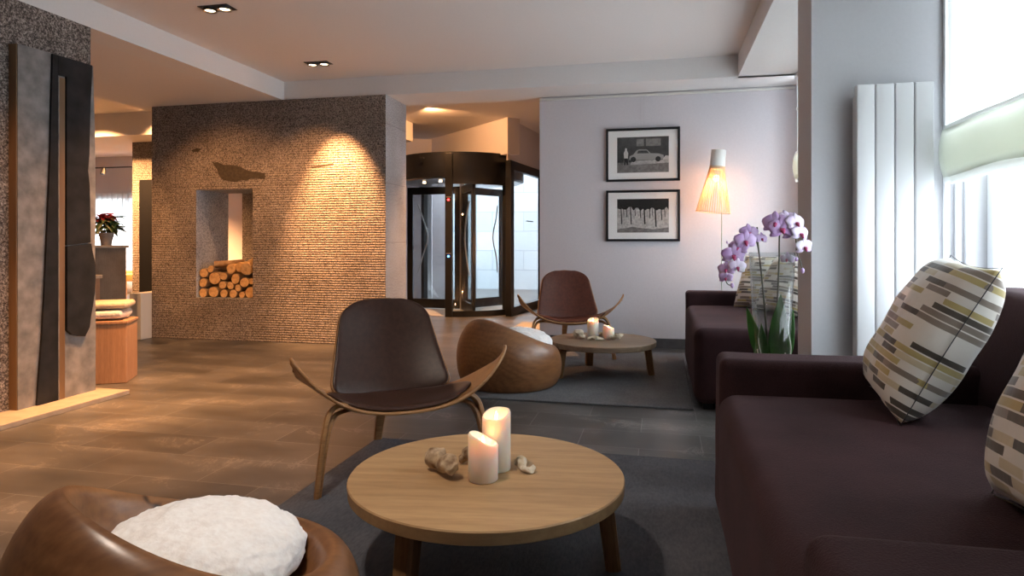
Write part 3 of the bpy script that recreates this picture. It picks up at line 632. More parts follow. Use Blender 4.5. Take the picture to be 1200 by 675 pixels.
# ------------------------------------------------------------------ pictures on the back wall
tag(B().box(-1.19, 1.20, WY-.022, WY, 2.435, 2.455, .003).build('picture_rail', 'lampwhite'), 'slim white picture rail along the top of the back wall', 'rail')
def picture(z0, z1, lab, kind):
    t = thing('framed_photograph', lab, 'picture', (-.175, WY-.004, z0), 0, 'framed photographs on the back wall'); W, H = .70, z1-z0
    f = B()
    for a in ((-W/2, W/2, 0, .022), (-W/2, W/2, H-.022, H)): f.box(a[0], a[1], -.03, 0, a[2], a[3], .002)
    for a in ((-W/2, -W/2+.02), (W/2-.02, W/2)): f.box(a[0], a[1], -.03, 0, .022, H-.022, .002)
    f.build('frame', 'black', t); B().box(-W/2+.02, W/2-.02, -.012, -.004, .022, H-.022).build('mount', 'mount', t)
    x0, x1, h0, h1 = -.245, .245, .085, H-.085
    def pl(pts, y, m, nm):
        B().prism(pts, 'y', -.0125-y, -.012-y+.0004).build(nm, m, t)
    def Rr(a, b_, c, d): return [(a, c), (b_, c), (b_, d), (a, d)]
    if kind == 'car':
        pl(Rr(x0, x1, h0, h1), 0, 'gdark', 'print'); pl(Rr(x0, x1, h0, h0+.10), .0006, 'gmid', 'street')
        pl([(-.12,h0+.075),(x1,h0+.09),(x1,h0+.12),(-.10,h0+.115)], .0012, 'glight', 'kerb')
        for a in (-.06, .03, .1): pl(Rr(a, a+.07, h0+.255, h0+.325), .0006, 'gmid', 'shop_window')
        car = [(-.13,.135),(-.125,.17),(-.09,.185),(-.06,.225),(-.03,.235),(.04,.232),(.075,.195),(.15,.19),(.195,.175),(.2,.14),(.16,.13),(-.08,.13)]
        pl([(x, h0+z-.01) for x, z in car], .0018, 'ggrey', 'car')
        pl([(x, h0+z-.01) for x, z in [(-.055,.195),(-.04,.222),(.035,.222),(.06,.195)]], .0024, 'gdark', 'car_window')
        for cx_ in (-.09, .145): pl([(cx_+.026*math.cos(a), h0+.128+.026*math.sin(a)) for a in [i*PI/8 for i in range(16)]], .0024, 'gblack', 'wheel')
        pl([(x, h0+z) for x, z in [(-.185,.075),(-.165,.075),(-.16,.12),(-.152,.075),(-.132,.075),(-.142,.15),(-.138,.19),(-.15,.215),(-.152,.238),(-.168,.238),(-.17,.215),(-.182,.19),(-.178,.14)]], .003, 'gwhite', 'man')
        pl([(x, h0+z) for x, z in [(-.182,.075),(-.165,.075),(-.16,.12),(-.152,.075),(-.134,.075),(-.142,.14),(-.177,.14)]], .0036, 'gblack', 'trousers')
        pl([(x1-.06, h0+.12),(x1, h0+.12),(x1,h0+.155),(x1-.03,h0+.16)], .0024, 'gwhite', 'second_car')
    else:
        pl(Rr(x0, x1, h0, h1), 0, 'glight', 'print'); random.seed(3)
        pts = [(x0, h1)]
        for i in range(23): pts.append((x0+.49*i/22, h1-.075-random.uniform(0,.045)))
        pts.append((x1, h1)); pl(pts, .0006, 'gblack', 'treetops')
        pl([(x0,h0),(x1,h0),(x1,h0+.05),(.1,h0+.03),(-.1,h0+.055),(x0,h0+.03)], .0006, 'gmid', 'grass')
        for x, h, wd in ((-.20,.08,.007),(-.11,.08,.007),(.02,.08,.009),(.125,.055,.01),(.18,.12,.006),(-.02,.14,.005),(.07,.14,.005),(-.15,.15,.005),(-.07,.16,.004),(.21,.15,.004),(.095,.15,.004),(-.18,.16,.003)):
            pl([(x-wd*.7, h0+h),(x+wd*.7, h0+h),(x+wd*.5-.008, h1-.06),(x-wd*.7-.008, h1-.06)], .0012, 'gblack', 'trunk')
    B().box(-W/2+.02, W/2-.02, -.022, -.020, .022, H-.022).build('glazing', 'frameglass', t)
picture(1.61, 2.125, 'upper black framed black-and-white photograph of a car and a standing man', 'car')
picture(1.03, 1.525, 'lower black framed black-and-white photograph of a row of bare tree trunks', 'trees')
for z0, z1, l in ((2.12, 2.44, 'pair of thin hanging wires from the rail to the car photograph'), (1.52, 1.612, 'short hanging wires between the two framed photographs')):
    b = B()
    for x in (-.195, -.165): b.cone((x, WY-.012, z0), (x, WY-.012, z1), .0012, .0012, 6)
    tag(b.build('hanging_wire', 'steel'), l, 'wire')

# ------------------------------------------------------------------ floor lamp behind the far sofa
lp = thing('floor_lamp', 'floor lamp with tilted birch strip shade behind the far sofa', 'lamp', (.50, 6.22, 0))
B().lathe([(.13,0),(.13,.012),(.02,.02),(.001,.02)], (.03,0,0)).build('base', 'lampwhite', lp, True)
B().tube([(.03,0,.015), (.03,0,1.30), (.0,.0,1.62)], .0045, 8).build('pole', 'root', lp, True)
ax0, ax1 = Vector((.005,0,1.85)), Vector((-.045,0,1.29))
ax = (ax1-ax0).normalized(); U = Vector((0,1,0)); Vv = ax.cross(U)
def lr(t, r, n=24): c = ax0.lerp(ax1, t); return [c+(Vv*math.cos(2*PI*k/n)+U*math.sin(2*PI*k/n))*r for k in range(n)]
bb = B(); bb.loft([lr(0, .055), lr(0, .064), lr(.30, .068), lr(.31, .062)], True, True); bb.build('shade_cap', 'lampwhite', lp, True)
bb = B(); n = 44
for k in range(n):
    a = 2*PI*k/n; q = [ax0.lerp(ax1, t)+(Vv*math.cos(a)+U*math.sin(a))*r_ for t, r_ in ((.26,.066),(.45,.083),(.75,.122),(1.0,.150))]
    sd = -Vv*math.sin(a)+U*math.cos(a); bb.ribbon(q, sd, .0072, .003)
bb.build('shade_strips', 'birch', lp)
for t, r_ in ((1.0,.152),(.45,.082)):
    bb = B(); q = lr(t, r_, 32); bb.tube(q+[q[0]], .003, 6, False); bb.build('shade_ring', 'birch', lp, True)
c = ax0.lerp(ax1, .45); bb = B(); bmesh.ops.create_uvsphere(bb.bm, u_segments=16, v_segments=10, radius=.03, matrix=Matrix.Translation(c)); bb.build('bulb', 'lampbulb', lp, 'all')
l_ = light('lamp_light', 'POINT', (0,0,0), 3.2, (1,.5,.22), None, shadow_soft_size=.03); l_.parent = lp; l_.location = c+Vector((0,-.0,-.06))

# ------------------------------------------------------------------ radiator
rt = thing('panel_radiator', 'tall white four column radiator on the grey wall by the window', 'radiator', (.872, 3.30, 0))
for k in range(4): B().box(k*.0805, k*.0805+.077, 0, .045, .10, 1.742, .006, 3).build('element', 'white', rt, True)
B().box(.004, .314, .045, .085, .14, 1.70, .004).build('rear_manifold', 'white', rt)
for x in (.04, .28): B().cone((x, .04, 0), (x, .04, .12), .009, .009, 10).build('pipe', 'white', rt, True)

# ------------------------------------------------------------------ blinds
def blind(nm, y0, y1, X, lab, zb=1.29, zt=2.42, n=36):
    t = thing(nm, lab, 'blind', (X, (y0+y1)/2, 0)); hl = (y1-y0)/2
    def sheet(z0, z1, xo, m, name, belly=.0, rows=8, thick=.0015):
        b = B(); R = []
        for j in range(rows+1):
            f = j/rows; R.append([b.bm.verts.new((xo+belly*math.sin(PI*f)+.004*math.sin(i*.9+f*2), -hl+2*hl*i/n, z0+(z1-z0)*f+.008*math.sin(i*.5)*(1-f))) for i in range(n+1)])
        for a, c in zip(R, R[1:]):
            for i in range(n): b.bm.faces.new((a[i], a[i+1], c[i+1], c[i]))
        b.build(name, m, t, 'all', [('solid', thick)])
    sheet(zb+.23, zt, 0, 'sheer', 'blind_fabric')
    sheet(zb+.03, zb+.24, -.02, 'band', 'blind_band', -.02, 6); sheet(zb, zb+.20, .012, 'band', 'blind_band', .01, 6)
    sheet(zb+.235, zb+.26, -.012, 'sheer', 'blind_hem', -.006, 2); sheet(zb+.0, zb+.045, -.012, 'sheer', 'blind_hem', -.008, 2)
    sheet(zt-.26, zt-.24, -.006, 'sheer', 'blind_hem', -.003, 2)
    B().box(-.02, .02, -hl, hl, zt, zt+.04).build('headrail', 'white', t)
blind('roman_blind', 1.05, 3.36, 1.265, 'sheer white roman blind with pale green band beside the radiator')
blind('roman_blind', 3.80, 6.1, 1.14, 'cream roman blind peeking out behind the grey column', 1.54, 2.42)

# ------------------------------------------------------------------ downlights
def downlight(x, y, lab, tg, e, col=WARM):
    t = thing('downlight', lab, 'downlight', (x, y, HI), 0, 'recessed twin spots in the ceiling')
    b = B(); b.box(-.115, .115, -.062, .062, -.004, .0, .001); b.build('trim', 'black', t)
    for sx in (-.058, .058):
        o = B().lathe([(.045,-.004),(.05,-.022),(.044,-.022),(.03,-.008)], (sx,0,0), 20, False).build('reflector', 'steel', t, True)
        B().cone((sx,0,-.006), (sx,0,-.012), .036, .036, 18).build('bulb', 'bulb', t)
    for k, (e_, tt, ang, bl) in enumerate(tg):
        l = light('spot', 'SPOT', (x+(-.058 if k == 0 else .058), y, HI-.035), e_*1.6, col, tt, spot_size=math.radians(ang), spot_blend=bl, shadow_soft_size=.025)
downlight(-3.03, 4.06, 'recessed twin ceiling spot nearer the camera', [(170, (-3.2, 4.2, 0), 62, .9), (55, (-3.6, 3.6, .1), 60, 1)], 0)
downlight(-3.06, 5.51, 'recessed twin ceiling spot nearest the stone wall', [(190, (-3.12, 6.05, 1.25), 50, .75), (35, (-3.9, 6.05, .6), 70, 1)], 0)
downlight(-3.05, 2.5, 'recessed twin ceiling spot just left of and above the view', [(170, (-2.9, 2.6, 0), 66, .9), (22, (-3.6, 3.2, .5), 60, 1)], 0)
downlight(-1.15, 1.25, 'recessed twin ceiling spot over the near carved seat, outside the view', [(17, (-1.15, 1.3, 0), 95, 1), (13, (-.6, 1.9, 0), 95, 1)], 0, (1,.84,.7))
for loc, e, tt, ang in (((-4.6, 4.3, LOW-.03), 38, (-4.3, 6.05, .9), 74), ((-4.9, 2.9, LOW-.03), 40, (-4.6, 3.8, .2), 90), ((-6.4, 7.3, 2.75), 40, (-6.8, 8.15, 1.2), 80),
                        ((-7.5, 7.0, 2.75), 320, (-7.5, 7.6, 0), 120), ((-8.8, 9.6, 2.7), 600, (-9, 9.5, 0), 120), ((-5.6, 4.9, 2.74), 40, (-5.2, 5.2, 0.3), 90),
                        ((-2.9, 8.0, 2.72), 25, (-2.8, 9.2, 2.2), 130), ((-2.3, 7.6, 2.72), 160, (-2.3, 7.7, 0), 110)):
    light('spot', 'SPOT', loc, e*1.6, WARM, tt, spot_size=math.radians(ang), spot_blend=.7, shadow_soft_size=.03)
    B().cone((loc[0], loc[1], loc[2]+.035), (loc[0], loc[1], loc[2]+.02), .04, .04, 16).build('tmp', 'bulb') if False else None
for x, y in ((-2.9, 2.0),): pass

# ------------------------------------------------------------------ rugs
def rug(x0, x1, y0, y1, m, lab, nm='rug'):
    t = tag(B().box(x0, x1, y0, y1, .001, .013, .004).build(nm, m), lab, 'rug'); return t
rug(-1.43, .24, .15, 3.18, 'rug', 'dark slate rug under the nearer table and near sofa')
rug(-1.40, .19, 4.15, 6.2, 'rug2', 'lighter grey rug under the farther table and far chair')
rug(-1.72, -1.25, 6.7, 8.2, 'mat', 'pale speckled mat in the entry near the revolving door', 'entry_mat')

# ------------------------------------------------------------------ sofas
def softbox(b, x0, x1, y0, y1, z0, z1, r, seg=5, amp=.004, cuts=0):
    q = B(); q.box(x0, x1, y0, y1, z0, z1, r, seg)
    bmesh.ops.subdivide_edges(q.bm, edges=[e for e in q.bm.edges if e.calc_length() > .12], cuts=7, use_grid_fill=True)
    bmesh.ops.triangulate(q.bm, faces=[f for f in q.bm.faces if len(f.verts) > 4])
    for v in q.bm.verts:
        v.co += Vector(noise.noise_vector(v.co*3.1))*amp+Vector(noise.noise_vector(v.co*11))*amp*.4
    return q
def sofa(loc, lab, y0, y1, arms):
    t = thing('sofa', lab, 'sofa', loc, 0)
    for k, a in enumerate(arms):
        if a: ya = y0 if k == 0 else y1-.2
        else: continue
        softbox(None, .0, 1.0, ya, ya+.2, .03, .61, .032).build('armrest', 'velvet', t, 'all')
    s0 = y0+(.2 if arms[0] else 0)+.002; s1 = y1-(.2 if arms[1] else 0)-.002
    q = softbox(None, -.008, .86, s0, s1, .04, .50, .06, 6, .005)
    for v in q.bm.verts:
        if v.co.z > .44: v.co.z += .018*max(0, math.sin(PI*(v.co.y-s0)/(s1-s0)))*max(0, math.sin(PI*min(1, max(0, (v.co.x+.1)/1.1))))
    q.build('seat', 'velvet', t, 'all')
    q = softbox(None, .80, 1.02, y0+.04, y1-.04, .05, .865, .05, 6, .006)
    for v in q.bm.verts:
        if v.co.z > .5: v.co.x += (v.co.z-.5)*.12*(1.02-v.co.x)/.22
    q.build('backrest', 'velvet', t, 'all')
    for x in (.08, .9):
        for y in (y0+.1, y1-.1): B().box(x-.03, x+.03, y-.03, y+.03, 0, .05).build('foot', 'black', t)
    return t
sofa((.2, 0, 0), 'near aubergine velvet sofa with both armrests, filling the lower right', .83, 2.63, (1, 1))
sofa((.2, 0, 0), 'far aubergine velvet sofa with one armrest, by the back wall', 4.13, 5.90, (0, 1))

def cushion(loc, rot, size, T, m, lab, grp=None, nm='cushion', wx=1):
    t = thing(nm, lab, 'cushion', loc, 0, grp); t.rotation_mode = 'QUATERNION'; t.rotation_quaternion = rot
    h = size/2; n = 22; b = B(); V_ = {}
    def f(a, c): return max(0, (1-abs(a)**2.6)*(1-abs(c)**3.2))**.5
    for sgn in (1, -1):
        for i in range(n+1):
            for j in range(n+1):
                a, c = -1+2*i/n, -1+2*j/n
                if sgn == -1 and (i in (0, n) or j in (0, n)): V_[sgn, i, j] = V_[1, i, j]; continue
                pin = 1-.07*(1-abs(c)**2)*abs(a)**6; pin2 = 1-.07*(1-abs(a)**2)*abs(c)**6
                z = sgn*T/2*f(a, c)
                p = Vector((a*h*pin, c*h*pin2, z)); p += Vector(noise.noise_vector(p*9+Vector(loc)))*.012*f(a, c)
                V_[sgn, i, j] = b.bm.verts.new(p)
    for sgn in (1, -1):
        for i in range(n):
            for j in range(n): b.bm.faces.new((V_[sgn,i,j], V_[sgn,i+1,j], V_[sgn,i+1,j+1], V_[sgn,i,j+1]))
    for v in b.bm.verts: v.co.x *= wx
    b.build('cover', m, t, 'all', [('sub', 1)])
    e = [(-1,-1),(1,-1),(1,1),(-1,1),(-1,-1)]; path = []
    for (a0, c0), (a1, c1) in zip(e, e[1:]):
        for k in range(12):
            a, c = a0+(a1-a0)*k/12, c0+(c1-c0)*k/12
            path.append((wx*a*h*(1-.07*(1-abs(c)**2)*abs(a)**6), c*h*(1-.07*(1-abs(a)**2)*abs(c)**6), 0))
    path.append(path[0]); B().tube(path, .0014, 6, False).build('seam', 'gdark', t, 'all')
    return t
def basis(xa, ya):
    xa = Vector(xa).normalized(); ya = Vector(ya); ya = (ya-xa*ya.dot(xa)).normalized(); z = xa.cross(ya)
    return Matrix((xa, ya, z)).transposed().to_quaternion()
cushion((.775, 2.20, .745), basis((-.1,-1,-.06), (.42,.06,.8)), .50, .22, 'dash', 'patterned dash cushion leaning at the far end of the near sofa', wx=.86)
cushion((.725, 1.28, .745), basis((-.05,-1,.06), (.36,.03,.85)), .47, .22, 'dash2', 'patterned dash cushion cut off by the right edge, on near sofa')
cushion((.86, 4.97, .72), basis((.5,-.86,0), (.35,.3,.85)), .46, .17, 'dash3', 'patterned cushion on the far sofa seen through the glass vase')
cushion((.79, 5.45, .71), basis((.75,-.6,0), (.2,.35,.88)), .46, .16, 'dash', 'patterned cushion on the far sofa to the left of the vase')

# ------------------------------------------------------------------ side table, vase, orchids
t = thing('side_table', 'dark low side table between the sofas under the glass vase', 'table', (.48, 2.98, 0))
B().box(-.19, .19, -.2, .2, .40, .425, .004).build('tabletop', 'greywood', t)
for a in (-.16, .16):
    for c_ in (-.17, .17): B().box(a-.015, a+.015, c_-.015, c_+.015, 0, .40).build('leg', 'black', t)
vs = thing('glass_vase', 'tall clear tapered glass vase holding the orchids', 'vase', (.458, 2.98, .425))
B().lathe([(.055,0),(.062,.002),(.066,.03),(.093,.552),(.0905,.552),(.063,.035),(.001,.033)], n=48).build('vessel', 'vaseglass', vs, 'all')
B().lathe([(.001,.003),(.058,.003),(.060,.028),(.001,.028)], n=32).build('vase_foot', 'basewater', vs, True)
def flower(parent, c, face, R, m, seed):
    random.seed(seed); f = Vector(face).normalized(); up = Vector((0,0,1)); s = up.cross(f)
    s = s.normalized() if s.length > .1 else Vector((1,0,0)); u = f.cross(s)
    b = B()
    for ang, L_, W in ((90,1,.62),(205,1,.62),(335,1,.62),(18,1.05,1.15),(162,1.05,1.15)):
        a = math.radians(ang+random.uniform(-8,8)); d = s*math.cos(a)+u*math.sin(a)
        o = Vector(c); rows = []; side = f.cross(d)
        for i in range(7):
            q = i/6; ww = R*W*.5*math.sin(PI*min(.97, .10+.9*q))**.7
            cc = o+d*R*L_*q+f*(R*.16*math.sin(q*2.2)-R*.22*q*q)
            rows.append([cc-side*ww-f*R*.05, cc-side*ww*.5+f*R*.02, cc+f*R*.0, cc+side*ww*.5+f*R*.02, cc+side*ww-f*R*.05])
        RR = [[b.bm.verts.new(x) for x in r_] for r_ in rows]
        for p_, q_ in zip(RR, RR[1:]):
            for k in range(4): b.bm.faces.new((p_[k], p_[k+1], q_[k+1], q_[k]))
    fl = b.build('flower', m, parent, 'all', [('solid', .0008)])
    b = B(); c = Vector(c)
    b.tube([c+f*.002, c+f*R*.25-u*R*.15, c+f*R*.38-u*R*.40], [R*.10, R*.17, R*.05], 8); b.tube([c+f*R*.2, c+f*R*.22+s*R*.2], [R*.07, R*.02], 6); b.tube([c+f*R*.2, c+f*R*.22-s*R*.2], [R*.07, R*.02], 6)
    b.build('lip', 'lip', fl, 'all')
def orchid(lab, base, path, flowers, buds, leaves, roots, tip=None):
    o = thing('orchid', lab, 'orchid', base, 0, 'orchids in the glass vase'); B0 = Vector(base)
    P = [Vector(p)-B0 for p in path]; c = curve(P, 8); B().tube(c, [.0042-.0022*i/len(c) for i in range(len(c))], 8).build('stem', 'stem', o, 'all')
    if tip: B().tube(curve([Vector(p)-B0 for p in tip], 6), .0032, 7).build('stem', 'stem', o, 'all')
    for k, (p, f, R, m) in enumerate(flowers):
        p = Vector(p)-B0; near = min(c, key=lambda q: (q-p).length); flower(o, p, f, R, m, k)
        B().tube([near, (near+p)/2+Vector((0,0,.006)), p-Vector(f).normalized()*.004], .0014, 6).build('flower_stalk', 'stem', o, 'all')
    for p, r in buds:
        p = Vector(p)-B0; b = B(); bmesh.ops.create_uvsphere(b.bm, u_segments=10, v_segments=8, radius=r, matrix=Matrix.Translation(p) @ Matrix.Diagonal((.8,.8,1.2,1))); near = min(c, key=lambda q: (q-p).length)
        b.tube([near, p], .0011, 5); b.build('bud', 'petal', o, 'all')
    for d, L_, W, dr, o0 in leaves:
        b = B(); leafblade(b, Vector(o0)-B0, d, L_, W, (-.3,-1,.1), dr, 10, .25); b.build('leaf', 'leaf', o, 'all', [('solid', .003), ('sub', 1)])
    for r_ in roots: B().tube(curve([Vector(p)-B0 for p in r_], 6), .0032, 6).build('root', 'root', o, 'all')
fc = (-.15, -1, .1)
orchid('orchid with a lilac flower spray arching down to the left', (.44, 2.98, .462),
       [(.44,2.98,.47),(.437,2.98,.62),(.425,2.98,.78),(.412,2.98,.92),(.397,2.975,1.02),(.37,2.97,1.045),(.33,2.96,1.03),(.295,2.95,.98),(.265,2.95,.91),(.27,2.94,.85),(.292,2.94,.835)],
       [((.362,2.95,1.06),(.2,-1,.1),.040,'petal'),((.345,2.93,1.025),(.25,-1,-.1),.048,'petal'),((.318,2.94,1.0),(-.4,-1,.2),.042,'petal'),((.297,2.93,.965),(.15,-1,-.15),.050,'petal'),((.312,2.93,.915),(.3,-1,-.1),.040,'petal2'),((.268,2.93,.905),(-.3,-1,0),.036,'petal'),((.266,2.93,.87),(-.1,-1,-.3),.030,'petal'),((.413,2.96,1.035),(.5,-1,.1),.028,'petal')],
       [((.292,2.93,.838),.010),((.272,2.94,1.02),.005)],
       [((-.28,.1,1),.26,.055,.0,(.425,2.97,.50)),((-.1,-.2,1),.22,.045,.05,(.43,2.98,.48)),((-.12,.2,1),.14,.04,.0,(.41,2.96,.49))],
       [[(.44,2.96,.48),(.415,2.94,.53),(.40,2.95,.60),(.41,2.97,.66)],[(.44,2.96,.47),(.41,2.94,.50),(.395,2.95,.57)]],
       [(.409,2.98,.945),(.402,2.98,1.02),(.398,2.98,1.085)])
orchid('orchid with a lilac head and pale flowers hanging on the right', (.475, 2.985, .462),
       [(.475,2.985,.47),(.478,2.985,.64),(.482,2.985,.80),(.487,2.985,.95),(.489,2.98,1.06),(.505,2.975,1.105),(.53,2.97,1.10),(.548,2.965,1.05),(.552,2.96,.98),(.566,2.96,.94),(.573,2.955,.905)],
       [((.466,2.94,1.10),(-.3,-1,.3),.055,'petal'),((.489,2.93,1.075),(.15,-1,.1),.056,'petal'),((.515,2.95,1.12),(.2,-.8,.5),.045,'petal2'),((.545,2.94,1.10),(.6,-1,.2),.046,'petal2'),((.562,2.94,1.055),(.7,-1,0),.045,'petal2'),((.578,2.94,1.0),(.6,-1,-.1),.042,'petal2'),((.53,2.95,1.06),(.3,-1,0),.042,'petal'),((.515,2.96,.95),(-.5,-1,-.2),.030,'petal2')],
       [((.573,2.95,.902),.010),((.55,2.955,.95),.008)],
       [((.02,-.1,1),.32,.085,.0,(.48,2.97,.49)),((.22,.1,1),.27,.07,.02,(.49,2.98,.48)),((-.05,.1,1),.18,.055,.0,(.47,3.0,.48))],
       [[(.47,2.96,.47),(.51,2.93,.5),(.525,2.94,.58),(.515,2.95,.66),(.522,2.95,.71)],[(.47,2.96,.47),(.49,2.93,.5),(.505,2.94,.56)]])

# ------------------------------------------------------------------ shell chairs
def seat_pt(x, f, dz=0):      # f: 0 front edge .. 1 back edge
    q = min(abs(x)/.455, 1)
    yc = -.12*q**1.6; hw = .215*(1-.52*q**1.5)*max(0, 1-q**6)**.5
    y = yc-hw+2*hw*f
    z = .312+.208*q**2.9-.026*math.sin(PI*min(1, f))*(1-q)+.06*(.5-f)*q**2
    return Vector((x, y, z+dz+.006))
def back_outline(t, full=1.0):
    w = .292-.088*t
    e = 1
    if t > .76: e = max(0, 1-((t-.76)/.24)**2.7)**(1/2.4)
    if t < .2: e = max(0, 1-((.2-t)/.2)**2.3)**(1/2.6)
    return w*e
def back_pt(s, t, off=0):
    w = back_outline(t)
    x = s*w; y = .160+.210*t+.02*math.sin(PI*t)-.085*(x/.28)**2; z = .303+.437*t
    nrm = Vector((0, -.89, .45)); return Vector((x, y, z))+nrm*off
def shellchair(lab, loc, rz, leather):
    t = thing('shell_chair', lab, 'chair', loc, rz, 'three-legged shell chairs')
    nx, nf = 48, 12
    def grid(fn, nx, nf):
        b = B(); R = [[b.bm.verts.new(fn(i/nx, j/nf)) for j in range(nf+1)] for i in range(nx+1)]
        for i in range(nx):
            for j in range(nf): b.bm.faces.new((R[i][j], R[i+1][j], R[i+1][j+1], R[i][j+1]))
        return b
    wx = lambda s: -.455*math.cos(PI*s)
    grid(lambda s, f: seat_pt(wx(s)*.9995, f), nx, nf).build('seat', 'ply', t, 'all', [('solid', .012, 1)])
    # leather pad on the seat
    def pad(s, f):
        x = -.31*math.cos(PI*s); q = abs(x)/.31; g = .5+(f-.5)*(.88*(1-q**4)**.5)
        return seat_pt(x, g, .004+.016*(max(0, (1-q**3)*(1-(2*f-1)**4)))**.5)
    grid(pad, 32, 12).build('seat_pad', leather, t, 'all', [('solid', .006, 1)])
    grid(lambda s, f: back_pt(-math.cos(PI*s), .5-.5*math.cos(PI*f)), 28, 40).build('backrest', 'ply', t, 'all', [('solid', .012)])
    def bpad(s, f):
        a, c_ = -math.cos(PI*s), .5-.5*math.cos(PI*f); cc = .016+c_*.970
        p = back_pt(a*.965, cc, .008); e = max(0, (1-abs(a)**3)*(1-abs(2*c_-1)**4))**.4
        return p+Vector((0,-.89,.45))*.013*e
    grid(bpad, 28, 40).build('back_pad', leather, t, 'all', [('solid', .006)])
    def strips(path, w_, th): 
        return path
    for sx in (-1, 1):
        # outer front leg strip, bent over into the cross hoop under the seat
        P = curve([(sx*.373,-.215,.0), (sx*.352,-.19,.16), (sx*.335,-.17,.26), (sx*.315,-.155,.325), (sx*.27,-.145,.352), (sx*.20,-.135,.322), (sx*.10,-.125,.300), (0,-.12,.292)], 6)
        n = len(P); B().ribbon(P, [(0,-1,.25)]*n, [.036+.016*math.sin(PI*min(1, i/n)) for i in range(n)], .019).build('leg', 'ply', t, True)
        # inner strip, doubling the leg and running back under the seat
        P = curve([(sx*.362,-.205,.0), (sx*.338,-.18,.16), (sx*.318,-.16,.26), (sx*.292,-.13,.305), (sx*.24,-.08,.312), (sx*.16,.0,.300), (sx*.06,.08,.293), (0,.12,.29)], 6)
        n = len(P); B().ribbon(P, [(0,-1,.25)]*n, [.034+.012*math.sin(PI*min(1, i/n)) for i in range(n)], .017).build('leg_brace', 'ply', t, True)
    P = curve([(0,-.07,.296), (0,.06,.288), (0,.20,.285), (0,.30,.265), (0,.37,.20), (0,.44,.10), (0,.489,.0)], 6); n = len(P)
    B().ribbon(P, (1,0,0), [.075-.04*i/n for i in range(n)], .026).build('leg', 'ply', t, True)
    P = curve([(0,.02,.295), (0,.14,.292), (0,.20,.32), (0,.235,.42), (0,.262,.50)], 6); n = len(P)
    B().ribbon(P, (1,0,0), [.07+.02*i/n for i in range(n)], .012).build('back_bracket', 'ply', t, True)
    return t
shellchair('near wooden shell chair with dark brown leather, behind the near coffee table', (-1.142, 2.758, .001), .606, 'leather')
shellchair('far wooden shell chair with red-brown leather before the white wall', (-.802, 5.862, .013), .246, 'leather2')

# ------------------------------------------------------------------ carved wooden poufs
def pouf(lab, loc, rz, m, Rr=.375, hi=.46, lo=.30, s=1.0):
    t = thing('carved_wood_seat', lab, 'seat', loc, rz, 'carved wooden bowl seats')
    na, npf = 72, 40; rings = []
    for k in range(npf):
        u = k/(npf-1); ring = []
        for i in range(na):
            a = 2*PI*i/na; hgt = ((1+math.cos(a))/2); H = lo+(hi-lo)*hgt**1.5
            rt_ = (.315-.03*hgt)*Rr/.375      # lip radius
            if u < .55:     # outside, base to lip
                q = u/.55; ang = -PI*.36+q*(PI*.36+PI/2)
                # superellipse like side
                zz = H*.46+ (H*.54 if ang > 0 else H*.46/math.sin(PI*.36))*math.sin(ang)
                base = rt_-(.055 if ang > 0 else .0)
                rr = (Rr-.11)+(.11)*max(0, math.cos(ang))**.8
                if ang > 0: rr = (Rr-.085)+.085*max(0, math.cos(ang))**.7
                if ang > 0: rr -= .055*hgt*math.sin(ang)**2
            else:
                q = (u-.55)/.45; r_top = (Rr-.085)-.055*hgt
                rr = r_top*(1-q)**.75 if q > 0 else r_top
                depth = H-(lo-.12)
                e = 1-(1-min(1, q*1.25))**2.2
                zz = H-depth*e
                if q < .06: pass
            ring.append((rr*math.cos(a), rr*math.sin(a), max(.0, zz)))
        rings.append(ring)
    b = B(); b.loft(rings[:-1]+[[(x*.01, y*.01, z) for x, y, z in rings[-1]]])
    b.build('body', m, t, 'all')
    return t
def sheepskin(lab, loc, R, T, seed, tilt=(0,0,0)):
    b = B(); bmesh.ops.create_icosphere(b.bm, subdivisions=6, radius=1)
    for v in b.bm.verts:
        p = v.co.copy(); r = math.hypot(p.x, p.y); z = p.z
        q = Vector((p.x*R, p.y*R, (z*T*.62 if z > 0 else z*T*.38)))
        k = noise.fractal(q*14+Vector((seed,)*3), .9, 2.0, 4)*.007+abs(noise.noise(q*45+Vector((seed,)*3)))*.006
        q += p*(k-.004)
        v.co = q
    o = b.build('sheepskin_cushion', 'fur', None, 'all'); o.location = loc; o.rotation_euler = tilt
    return tag(o, lab, 'cushion', 'white sheepskin cushions')
PH = math.atan2(-.816, -.578)
pouf('near carved wooden bowl seat at the bottom left corner', (-1.03, 1.30, .013), PH, 'pouf2', .375, .50, .27)
pouf('far carved wooden bowl seat between the two shell chairs', (-1.06, 4.60, .013), PH, 'pouf', .375, .48, .27)
sheepskin('white sheepskin cushion in the near bowl seat', (-1.09, 1.37, .262), .262, .19, 3)
sheepskin('white sheepskin cushion in the far bowl seat', (-.99, 4.66, .29), .235, .19, 9)

# ------------------------------------------------------------------ coffee tables
def coffee(lab, loc, R, H, legs, m, rz=0):
    t = thing('coffee_table', lab, 'table', loc, 0, 'round three-legged coffee tables')
    o = B().lathe([(R-.008,H-.040),(R-.002,H-.036),(R,H-.004),(R-.003,H),(.001,H)], n=96).build('tabletop', m, t, True); o.rotation_euler = (0,0,rz)
    for a in legs:
        a = math.radians(a); d = Vector((math.cos(a), math.sin(a), 0)); s = Vector((-d.y, d.x, 0))
        B().ribbon([d*(R-.065)+Vector((0,0,H-.039)), d*(R-.035)], s, [.068,.058], [.052,.046]).build('leg', 'tleg', t, True)
    for a in legs:
        a = math.radians(a); d = Vector((math.cos(a), math.sin(a), 0)); s = Vector((-d.y, d.x, 0))
        B().ribbon([Vector((0,0,H-.056)), d*(R-.08)+Vector((0,0,H-.056))], s, .05, .03).build('stretcher', 'tleg', t)
    return t
